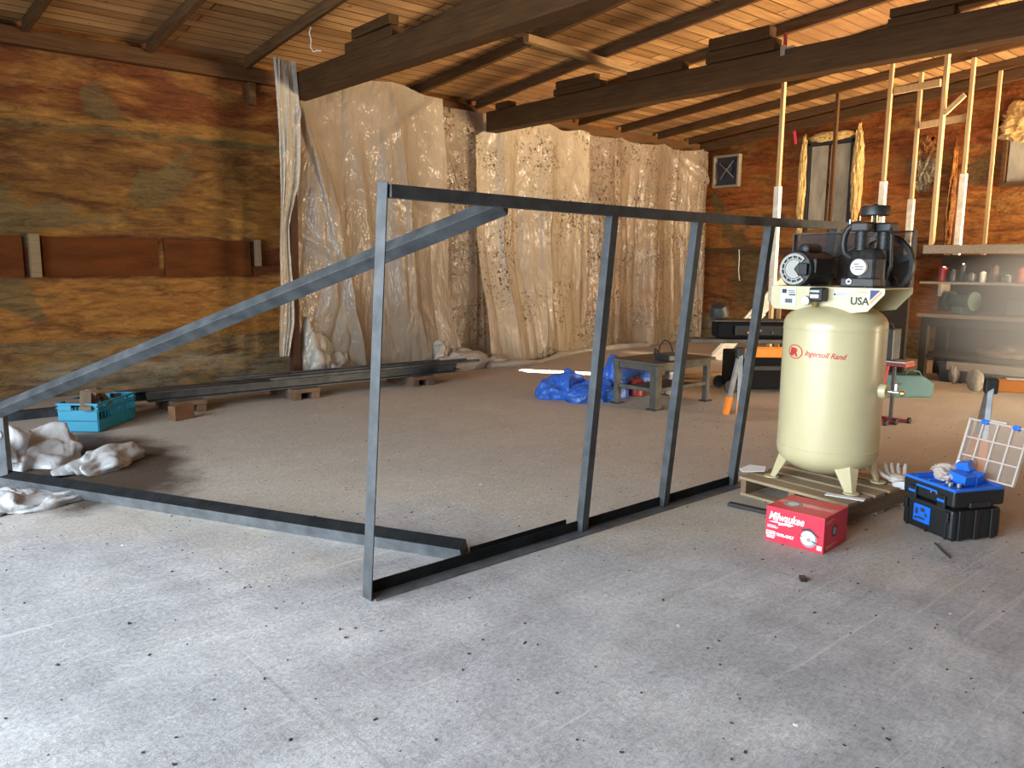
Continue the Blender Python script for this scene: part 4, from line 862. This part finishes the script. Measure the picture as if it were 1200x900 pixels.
# flywheel, belt and guard
fw = MB(); c = (.235, -.165, 1.50 - ZC); fw.lathe([(.165, -.02), (.19, -.02), (.195, 0), (.19, .02), (.165, .02), (.165, -.02)], c, 'x', 48, False); fw.lathe([(.0, -.03), (.04, -.03), (.04, .03), (.0, .03)], c, 'x', 20)
for k in range(5):
    a = 2 * PI * k / 5 + .3; p = Vector(c); q = p + Vector((0, math.cos(a) * .175, math.sin(a) * .175)); fw.bar(p, q, .04, .02, up=(1, 0, 0))
fw.build('flywheel', M['black_iron'], cp, smooth=True)
mb = MB(); r1, r2 = .19, .05; ya, yb = c[1], .205
mb.bar((.235, ya + .02, c[2] + r1), (.235, yb, 1.475 - ZC + r2), .02, .010); mb.bar((.235, ya + .02, c[2] - r1 + .03), (.235, yb, 1.475 - ZC - r2), .02, .010); mb.build('belt', M['black_plastic'], cp)
MB().lathe([(.01, -.02), (.05, -.02), (.05, .02), (.01, .02)], (.235, .205, 1.475 - ZC), 'x', 24).build('motor_pulley', M['black_iron'], cp, smooth=True)
gz0, gz1 = 1.345 - ZC, 1.708 - ZC; gy0, gy1 = .46, -.325
mb = MB(); mb.box((.285, (gy0 + gy1) / 2, (gz0 + gz1) / 2), (.003, gy0 - gy1, gz1 - gz0)); gd = mb.build('belt_guard_mesh', M['mesh'], cp)
mb = MB(); mb.box((.275, (gy0 + gy1) / 2, gz1), (.05, gy0 - gy1 + .01, .008)); mb.box((.275, gy1, (gz0 + gz1) / 2), (.05, .012, gz1 - gz0)); mb.box((.275, gy0, (gz0 + gz1) / 2), (.05, .008, gz1 - gz0)); mb.box((.275, (gy0 + gy1) / 2, gz0), (.05, gy0 - gy1, .008)); mb.build('belt_guard_frame', M['black_iron'], cp)
# pressure switch, gauge, fittings
ps = MB().box((-.225, .005, 1.325 - ZC), (.075, .085, .085)).build('pressure_switch', M['black_plastic'], cp, bevel=.010)
MB().box((-.2635, .01, 1.315 - ZC), (.002, .055, .022)).build('switch_label', M['white_label'], ps); MB().box((-.2635, .01, 1.345 - ZC), (.002, .06, .012)).build('switch_label', M['galv'], ps)
MB().tube([(-.225, .02, 1.29 - ZC), (-.22, .03, 1.26 - ZC), (-.12, .05, 1.24 - ZC), (-.06, .03, 1.25 - ZC)], .014, 10).build('manifold', M['brass'], ps, smooth=True)
MB().lathe([(.001, -.010), (.026, -.010), (.029, -.006), (.029, .012), (.01, .02)], (-.235, .078, 1.285 - ZC), 'x', 24).build('pressure_gauge', M['silver'], ps, smooth=True)
MB().lathe([(.001, -.002), (.023, -.0018), (.023, 0)], (-.2445, .078, 1.285 - ZC), 'x', 24).build('gauge_face', M['white_label'], ps)
MB().lathe([(.045, 1.05), (.042, 1.10), (.038, 1.105), (.02, 1.11), (.018, 1.14)], (-.17, .04, 0), 'z', 20).build('top_port', M['tank'], cp, smooth=True)
vl = MB().lathe([(.04, -.345), (.045, -.33), (.045, -.29)], (.02, 0, .75 - ZC), 'y', 20).build('side_port', M['tank'], cp, smooth=True)
MB().lathe([(.012, -.43), (.012, -.35)], (.02, 0, .75 - ZC), 'y', 12).build('ball_valve', M['silver'], vl, smooth=True)
MB().bar((.02, -.395, .76 - ZC), (.02, -.395, .80 - ZC), .012, .012).build('valve_lever', M['silver'], vl)
MB().lathe([(.014, -.445), (.018, -.43), (.014, -.415)], (.02, 0, .75 - ZC), 'y', 10).build('valve_nut', M['brass'], vl)

# items on the pallet
tag(MB().prism([(0, 0), (.16, .01), (.20, .10), (.10, .14), (.0, .06)], (4.50, 2.83, ZC + .012), (.75, -.6, 0), (.6, .75, .1), (0, 0, 1), .004).build('paper_sheet', M['paper']), 'folded white paper at the left rear of the pallet', 'paper')
tag(MB().box((4.50, 2.13, ZC + .006), (.05, .22, .006), (0, 0, .25)).build('paper_tag', M['paper'], bevel=.001), 'narrow white tag on the front right of the pallet', 'tag')
# glove
gl = thing('work_glove', 'white work glove lying palm up at the back right of the pallet', 'glove', (5.10, 2.08, ZC), math.radians(35))
mb = MB(); crumple(mb, (0, 0, .025), (.11, .13, .028), 91, .08, 4, False); gp = mb.build('palm', M['glove'], gl, smooth=True)
for k in range(4):
    y = -.045 + k * .03; ln = (.075, .09, .085, .065)[k]
    MB().tube([(.03, y, .03), (.06, y * 1.15, .045), (.06 + ln * .5, y * 1.3, .075), (.055 + ln * .6, y * 1.35, .10)], [.013, .0125, .012, .008], 10).build('finger', M['glove'], gl, smooth=True)
MB().tube([(-.02, .05, .025), (-.01, .085, .04), (.03, .11, .06)], [.015, .014, .009], 10).build('thumb', M['glove'], gl, smooth=True)
MB().lathe([(.04, 0), (.046, .0), (.05, .05), (.044, .05)], (-.05, 0, .0), 'z', 16).build('cuff', M['paper'], gl, smooth=True).matrix_local = Matrix.Translation((-.055, 0, .03)) @ Matrix.Rotation(-PI / 2, 4, 'Y') @ Matrix.Scale(.5, 4, (1, 0, 0))

# ------------------------------------------------------------------ red saw box
a, b_, c_ = Vector((3.822, 2.242, 0)), Vector((3.847, 1.917, 0)), Vector((4.212, 1.97, 0))
bx = thing('red_tool_box', 'red cardboard circular saw box on the floor in front of the pallet', 'box', (a + b_) / 2, math.atan2(b_.y - a.y, b_.x - a.x))
bw, bd, bh = .326, .30, .195      # local x along the front face, y to the back
MB().box((0, bd / 2, bh / 2), (bw, bd, bh)).build('carton', M['red_card'], bx, bevel=.002)
F = Matrix(((1, 0, 0, 0), (0, 0, -1, -.0006), (0, 1, 0, 0), (0, 0, 0, 1)))    # x right, y up, normal -y
def onb(x, z): return Matrix.Translation((x, -.0006, z)) @ F
cart = [o for o in bx.children][0]
text('lettering_brand', 'Milwaukee', .062, M['white_ink'], cart, onb(-.146, .126), shear=.3, sx=.74, fat=.0013)
MB().prism([(-.145, .112), (-.095, .121), (-.085, .115), (-.06, .117), (-.035, .121), (.0, .116), (-.028, .103), (-.04, .108), (-.09, .100), (-.082, .110)], (0, -.0022, 0), (1, 0, 0), (0, 0, 1), (0, 1, 0), .0015).build('lightning_line', M['white_ink'], cart)
for z, w in ((.092, .05), (.086, .065), (.080, .06)): MB().box((-.152 + w / 2, -.0012, z), (w, .001, .0022)).build('small_print', M['white_ink'], cart)
mb = MB(); 
for (x, z, w, h_) in ((-.130, .058, .05, .004), (-.130, .034, .05, .004), (-.154, .046, .004, .028), (-.106, .046, .004, .028)): mb.box((x, -.0012, z), (w, .001, h_))
mb.box((-.130, -.0012, .046), (.036, .001, .010)); mb.build('printed_panel', M['white_ink'], cart); MB().box((-.130, -.0012, .024), (.044, .001, .008)).build('small_print', M['white_ink'], cart)
text('lettering_tool_only', 'TOOL-ONLY', .021, M['white_ink'], cart, onb(-.098, .040), sx=.82, fat=.0012)
# printed picture of a circular saw
def disc(r, x, z, y, mat, name, par=cart, n=32): return MB().lathe([(.0005, -.0006), (r, -.0006), (r, .0006)], (x, y, z), 'y', n).build(name, M[mat], par)
disc(.045, .082, .062, -.0008, 'grey_ink', 'saw_picture_guard'); disc(.038, .078, .068, -.0016, 'white_ink', 'saw_picture_body'); disc(.012, .084, .060, -.0024, 'grey_ink', 'saw_picture_hub')
mb = MB(); mb.prism([(.04, .112), (.085, .124), (.138, .088), (.136, .079), (.088, .110), (.04, .102)], (0, -.0026, 0), (1, 0, 0), (0, 0, 1), (0, 1, 0), .001); mb.prism([(.02, .072), (.05, .076), (.05, .068)], (0, -.0026, 0), (1, 0, 0), (0, 0, 1), (0, 1, 0), .001); mb.prism([(.10, .062), (.148, .044), (.10, .052)], (0, -.0026, 0), (1, 0, 0), (0, 0, 1), (0, 1, 0), .001); mb.build('saw_picture_handle', M['ink'], cart)
MB().box((.142, -.0012, .028), (.026, .001, .024)).build('corner_mark', M['white_ink'], cart)
# side face x=+bw/2 and top
def side(r, y, z, x, mat, name): return MB().lathe([(.0005, -.0006), (r, -.0006), (r, .0006)], (bw / 2 + x, y, z), 'x', 28).build(name, M[mat], cart)
side(.034, .13, .10, .0008, 'ink', 'side_picture_ring'); side(.022, .13, .10, .0016, 'grey_ink', 'side_picture_disc')
for y0, y1, z in ((.02, .12, .168), (.02, .09, .158), (.03, .17, .03), (.03, .12, .02)): MB().box((bw / 2 + .0006, (y0 + y1) / 2, z), (.001, y1 - y0, .004)).build('side_print', M['orange_ink'], cart)
MB().lathe([(.0005, 0), (.05, 0), (.05, .0012)], (-.07, .13, bh), 'z', 28).build('top_picture_ring', M['grey_ink'], cart); MB().lathe([(.0005, .0012), (.03, .0012), (.03, .002)], (-.07, .13, bh), 'z', 28).build('top_picture_disc', M['white_label'], cart)
MB().box((0, bd / 2, bh + .0006), (bw - .01, .05, .0008)).build('packing_tape', base('packing_tape', (.6, .12, .12), .25)[0], cart)

# ------------------------------------------------------------------ black and blue organiser box with open lid
a, b_, c_ = Vector((4.71, 1.882, 0)), Vector((4.555, 1.556, 0)), Vector((4.865, 1.406, 0))
tbx = thing('tool_organiser', 'black and blue stacked tool organiser box with its clear lid open', 'tool box', (a + b_) / 2, math.atan2(b_.y - a.y, b_.x - a.x))
w, d, h = .375, .345, .305
lo = MB().box((0, d / 2, .09), (w * .97, d * .97, .175)).build('lower_box', M['black_plastic'], tbx, bevel=.018)
up = MB(); up.box((0, d / 2, .24), (w, d, .095)); up = up.build('upper_box', M['black_plastic'], tbx, bevel=.014)
mb = MB(); z = .289
mb.box((0, .012, z), (w - .01, .018, .016)); mb.box((0, d - .012, z), (w - .01, .018, .016)); mb.box((-w / 2 + .012, d / 2, z), (.018, d - .02, .016)); mb.box((w / 2 - .012, d / 2, z), (.018, d - .02, .016))
mb.build('blue_rim', M['blue_plastic'], tbx, bevel=.003)
MB().box((0, d / 2, .2875), (w - .03, d - .03, .004)).build('tray_floor', M['blue_plastic'], tbx)
for k, x in enumerate((-.11, -.02, .08)): MB().box((x, d / 2, .295), (.006, d - .04, .02)).build('divider', M['blue_plastic'], tbx)
for x in (-.10, .11):
    lt = MB().box((x, -.008, .215), (.055, .016, .07)).build('latch', M['black_plastic'], tbx, bevel=.004); MB().box((x, -.017, .222), (.05, .006, .015)).build('latch_tab', M['blue_plastic'], lt, bevel=.002)
MB().box((0, -.010, .262), (.15, .014, .012)).build('handle', M['blue_plastic'], tbx, bevel=.003)
for x in (-.15, .15): MB().box((x, -.006, .135), (.03, .014, .06)).build('clip', M['black_plastic'], lo, bevel=.004)
for x in (.025, .065): MB().box((x, -.004, .25), (.012, .004, .018)).build('shiny_catch', M['silver'], up, bevel=.002)
lb = MB().box((-.03, -.0005, .10), (.12, .01, .10)).build('blue_label', M['blue_plastic'], lo, bevel=.002)
mb = MB(); 
for (x, z, ww, hh) in ((-.065, .11, .02, .035), (-.02, .125, .03, .022), (.005, .10, .015, .02), (-.03, .075, .05, .012), (-.068, .07, .018, .014)): mb.box((x, -.006, z), (ww, .002, hh))
mb.build('label_print', M['ink'], lo)
for x in (-.14, .0, .14): MB().box((x, .003, .06), (.012, .012, .11)).build('rib', M['black_plastic'], lo, bevel=.003)
for y in (.06, .17, .28): MB().box((w * .485, y, .09), (.014, .03, .17)).build('side_rib', M['black_plastic'], lo, bevel=.004)
MB().box((w / 2, d / 2, .205), (.02, .14, .03)).build('side_handle', M['grey_dark'], up, bevel=.006)
# clear lid hinged at the back edge, leaning back
lid = thing('clear_lid', None, None, (.05, d - .012, .30)); lid.parent = tbx; del_me = lid
lid.rotation_euler = (math.radians(-16), 0, math.radians(6))
for kk in ('label', 'category'):
    if kk in lid: del lid[kk]
LW, LH = .37, .33
MB().box((0, 0, LH / 2), (LW, .004, LH)).build('panel', M['frost'], lid, bevel=.001)
mb = MB(); 
for x in [-LW / 2 + .006 + k * (LW - .012) / 4 for k in range(5)]: mb.box((x, -.009, LH / 2), (.010, .018, LH))
for z in [.006 + k * (LH - .012) / 3 for k in range(4)]: mb.box((0, -.009, z), (LW, .018, .010))
mb.box((-LW / 2 + .02, -.012, LH / 2), (.006, .03, LH * .9)); mb.box((0, -.012, LH + .006), (.10, .02, .012)); mb.build('ribs', M['frost_rib'], lid, bevel=.002)
for x in (-.08, .11):
    mb = MB(); mb.box((x, -.014, LH - .008), (.034, .022, .028)); mb.box((x, -.014, LH - .008), (.05, .014, .012)); mb.build('blue_latch', M['blue_plastic'], lid, bevel=.004)
R47 = Matrix.Translation(tbx.location) @ Matrix.Rotation(tbx.rotation_euler.z, 4, 'Z')
def intray(name, label, cat, mb, mat, p, rot=(0, 0, 0), bev=.003, sm_=False, group=None):
    o = mb.build(name, M[mat], loc=(0, 0, 0), bevel=bev, smooth=sm_); o.matrix_world = R47 @ Matrix.Translation(p) @ Euler(rot).to_matrix().to_4x4(); return tag(o, label, cat, group)
intray('organiser_bin', 'blue bin tipped up in the open organiser, nearest the lid', 'bin', MB().prism([(-.05, 0), (.05, 0), (.06, .06), (-.06, .06)], (0, .03, 0), (1, 0, 0), (0, 0, 1), (0, -1, 0), .07), 'blue_plastic', (.06, .24, .30), (.3, .1, .2))
intray('organiser_bin', 'blue bin lying on its side in the middle of the open organiser', 'bin', MB().box((0, 0, .03), (.11, .08, .055)), 'blue_plastic', (.07, .15, .30), (.0, .15, .1))
intray('organiser_bin', 'small blue bin standing on top of the other bins', 'bin', MB().box((0, 0, .02), (.07, .06, .05)), 'blue_plastic', (.03, .22, .362), (.2, -.25, .3))
o = MB(); crumple(o, (0, 0, .02), (.15, .12, .035), 95, .15, 4, False); intray('clear_parts_bag', 'larger clear parts bag lying on the left of the organiser tray', 'bag', o, 'frost_rib', (-.06, .17, .315), bev=0, sm_=True)
o = MB(); crumple(o, (0, 0, .02), (.12, .07, .03), 97, .15, 4, False); intray('clear_parts_bag', 'small clear bag beside the blue bins in the organiser', 'bag', o, 'frost_rib', (-.0, .10, .31), bev=0, sm_=True)
intray('parts_card', 'small white card tag standing in the organiser tray', 'card', MB().box((0, 0, .03), (.07, .004, .06)), 'white_label', (.0, .2, .345), (-.35, .1, .1), .0005)
for i, (x, y, lb_) in enumerate(((.10, .05, 'steel socket lying in the organiser tray, nearest the front corner'), (.06, .07, 'steel socket beside another in the organiser tray'), (.13, .08, 'steel socket at the right end of the organiser tray'))):
    intray('steel_socket', lb_, 'socket', MB().lathe([(.010, 0), (.014, .002), (.014, .022), (.010, .024)], n=14), 'silver', (x, y, .292), (.0, .0, 0), 0, True, 'sockets in the organiser tray')

# ------------------------------------------------------------------ bits on the floor
tag(MB().box((3.45, 1.81, .009), (.05, .03, .018), (0, 0, .7)).build('black_plug', M['black_plastic'], bevel=.004), 'small black plastic plug on the floor in front of the saw box', 'plug')
tag(MB().tube([(4.47, 1.60, .006), (4.38, 1.53, .006), (4.30, 1.46, .006)], .005, 8).build('steel_rod', M['debris']), 'thin dark rod on the floor beside the organiser box', 'rod')
rnd = random.Random(5)
spots = [(1.55, 2.75), (1.62, 2.66), (1.48, 2.70), (1.0, 3.1), (.55, 3.2), (2.0, 2.2), (1.7, 1.3), (2.3, 1.2), (2.5, 1.0), (2.9, 2.6), (2.75, 2.1), (2.6, 1.9), (3.4, 2.4), (2.1, 4.2), (2.6, 4.6), (3.3, 4.1), (3.6, 4.8), (4.3, 4.4), (1.3, 4.0), (1.1, 4.4), (1.0, 2.2), (1.35, 1.9), (3.1, 1.5), (3.6, 1.2), (3.0, .9), (2.2, 3.4), (4.1, 3.9), (5.0, 4.3)]
for i, (x, y) in enumerate(spots):
    s = rnd.uniform(.006, .012)
    o = MB(); crumple(o, (x, y, 0), (s * 1.8, s, s * .35), 100 + i, .25, 2, True, rnd.uniform(0, 3))
    tag(o.build('floor_chip', M['chip'] if i % 4 == 3 else M['debris']), 'tiny scrap chip lying on the open concrete floor', 'chip', 'scrap chips scattered on the concrete floor')
mb = MB()
for i in range(1500):
    x = rnd.uniform(.2, 8); y = rnd.uniform(.3, 8); s = rnd.uniform(.002, .007)
    mb.box((x, y, s * .3), (s * rnd.uniform(1, 2.5), s, s * .6), (0, 0, rnd.uniform(0, 3)))
tag(mb.build('floor_grit', M['debris'], loc=(0, 0, 0)), 'fine dark grit scattered over the concrete floor', 'grit', kind='stuff')

# ------------------------------------------------------------------ light
def area(name, loc, direction, sx_, sy_, col, power, spread=180):
    l = bpy.data.lights.new(name, 'AREA'); l.shape = 'RECTANGLE'; l.size = sx_; l.size_y = sy_; l.color = col; l.energy = power; l.spread = math.radians(spread)
    o = bpy.data.objects.new(name, l); COL.objects.link(o); o.location = loc; o.rotation_euler = Vector(direction).to_track_quat('-Z', 'Y').to_euler(); return o
area('door_daylight', (XF + .1, 3.2, 1.9), (1, -.10, -.30), 7.4, 3.4, (.80, .90, 1.0), 1050, 135)
area('added_warm_side_light', ((D0 + D1) / 2, YR + .1, .9), (-0.05, 1, .38), 4.4, 1.4, (1.0, .77, .50), 1500, 88)  # added warm lamp standing for sunlight bounced from the unseen right side
def spot(name, loc, tgt, col, power, ang, rad=.02, blend=.3):
    l = bpy.data.lights.new(name, 'SPOT'); l.color = col; l.energy = power; l.spot_size = math.radians(ang); l.spot_blend = blend; l.shadow_soft_size = rad
    o = bpy.data.objects.new(name, l); COL.objects.link(o); o.location = loc; o.rotation_euler = (Vector(tgt) - Vector(loc)).to_track_quat('-Z', 'Y').to_euler(); return o
spot('added_sun_spot_low', (12.6, 2.0, 2.9), (11.05, 7.15, .42), (1, .85, .6), 3500, 7)  # spot added indoors to make the sun patch on the leaning boards
spot('added_sun_spot_stud', (11.2, -2.6, 2.2), (11.95, 4.3, 2.1), (1, .82, .55), 2500, 3.2)  # spot added indoors to make the sun patch on the stud
area('added_floor_streak', (8.12, 8.1, 3.98), (-.13, -.035, -1), .11, 1.3, (1, .86, .62), 220, 3).rotation_euler = (0, math.radians(7.3), math.radians(34))  # narrow lamp added under the closed roof for the floor streak

w = bpy.data.worlds.new('sky'); S.world = w; w.use_nodes = True; nt = w.node_tree
sk = N(nt, 'ShaderNodeTexSky'); sk.sky_type = 'NISHITA'; sk.sun_disc = False; sk.sun_elevation = math.radians(35); sk.sun_rotation = 2
nt.links.new(sk.outputs[0], nt.nodes['Background'].inputs[0]); nt.nodes['Background'].inputs[1].default_value = .25

# dusty air in the workbench corner
m = bpy.data.materials.new('dusty_air'); m.use_nodes = True; nt = m.node_tree; nt.nodes.clear()
vo = N(nt, 'ShaderNodeVolumeScatter'); vo.inputs['Color'].default_value = (.95, .93, .86, 1); vo.inputs['Anisotropy'].default_value = .2
ou = N(nt, 'ShaderNodeOutputMaterial'); nt.links.new(vo.outputs[0], ou.inputs['Volume'])
gv = mapping(nt, (1 / 1.13, 1 / 1.8, 1 / .93)); gv_ = N(nt, 'ShaderNodeVectorMath', operation='LENGTH'); nt.links.new(gv, gv_.inputs[0])
dn_ = ramp(nt, gv_.outputs['Value'], [(0, W1), (.5, (.55,) * 3), (.97, W0)]); nt.links.new(mth(nt, 'MULTIPLY', dn_, 1.3), vo.inputs['Density'])
o = MB().box((9.14, 2.0, .95), (2.26, 3.6, 1.86)).build('dust_haze', m, loc=(9.14, 2.0, .95)); tag(o, 'pale dusty haze hanging in front of the workbench at the right edge', 'haze', kind='stuff')
spot('added_sun_spot_haze', (9.2, -2.9, 1.9), (9.4, 2.2, .95), (1, .96, .88), 1300, 34, .05, 1.0)  # spot added indoors to brighten the haze

# ------------------------------------------------------------------ camera
p_, r_, yw = D(8.684), D(.4217), D(48.852)
f0 = Vector((math.cos(yw), math.sin(yw), 0)); up = Vector((0, 0, 1)); r0 = f0.cross(up)
fw_ = f0 * math.cos(p_) - up * math.sin(p_); d0 = -r0.cross(fw_); rt = r0 * math.cos(r_) - d0 * math.sin(r_); dn = fw_.cross(rt)
cam = bpy.data.cameras.new('camera'); co = bpy.data.objects.new('camera', cam); COL.objects.link(co)
mx = Matrix((rt, -dn, -fw_)).transposed().to_4x4(); mx.translation = (0, 0, 1.5); co.matrix_world = mx
cam.sensor_width = 36; cam.sensor_fit = 'HORIZONTAL'; cam.lens = 36 * 929 / 1200; cam.clip_end = 200; cam.clip_start = .05
S.camera = co
vs = S.view_settings; vs.view_transform = 'Standard'; vs.look = 'None'; vs.gamma = 1; vs.use_curve_mapping = False; vs.exposure = -.25
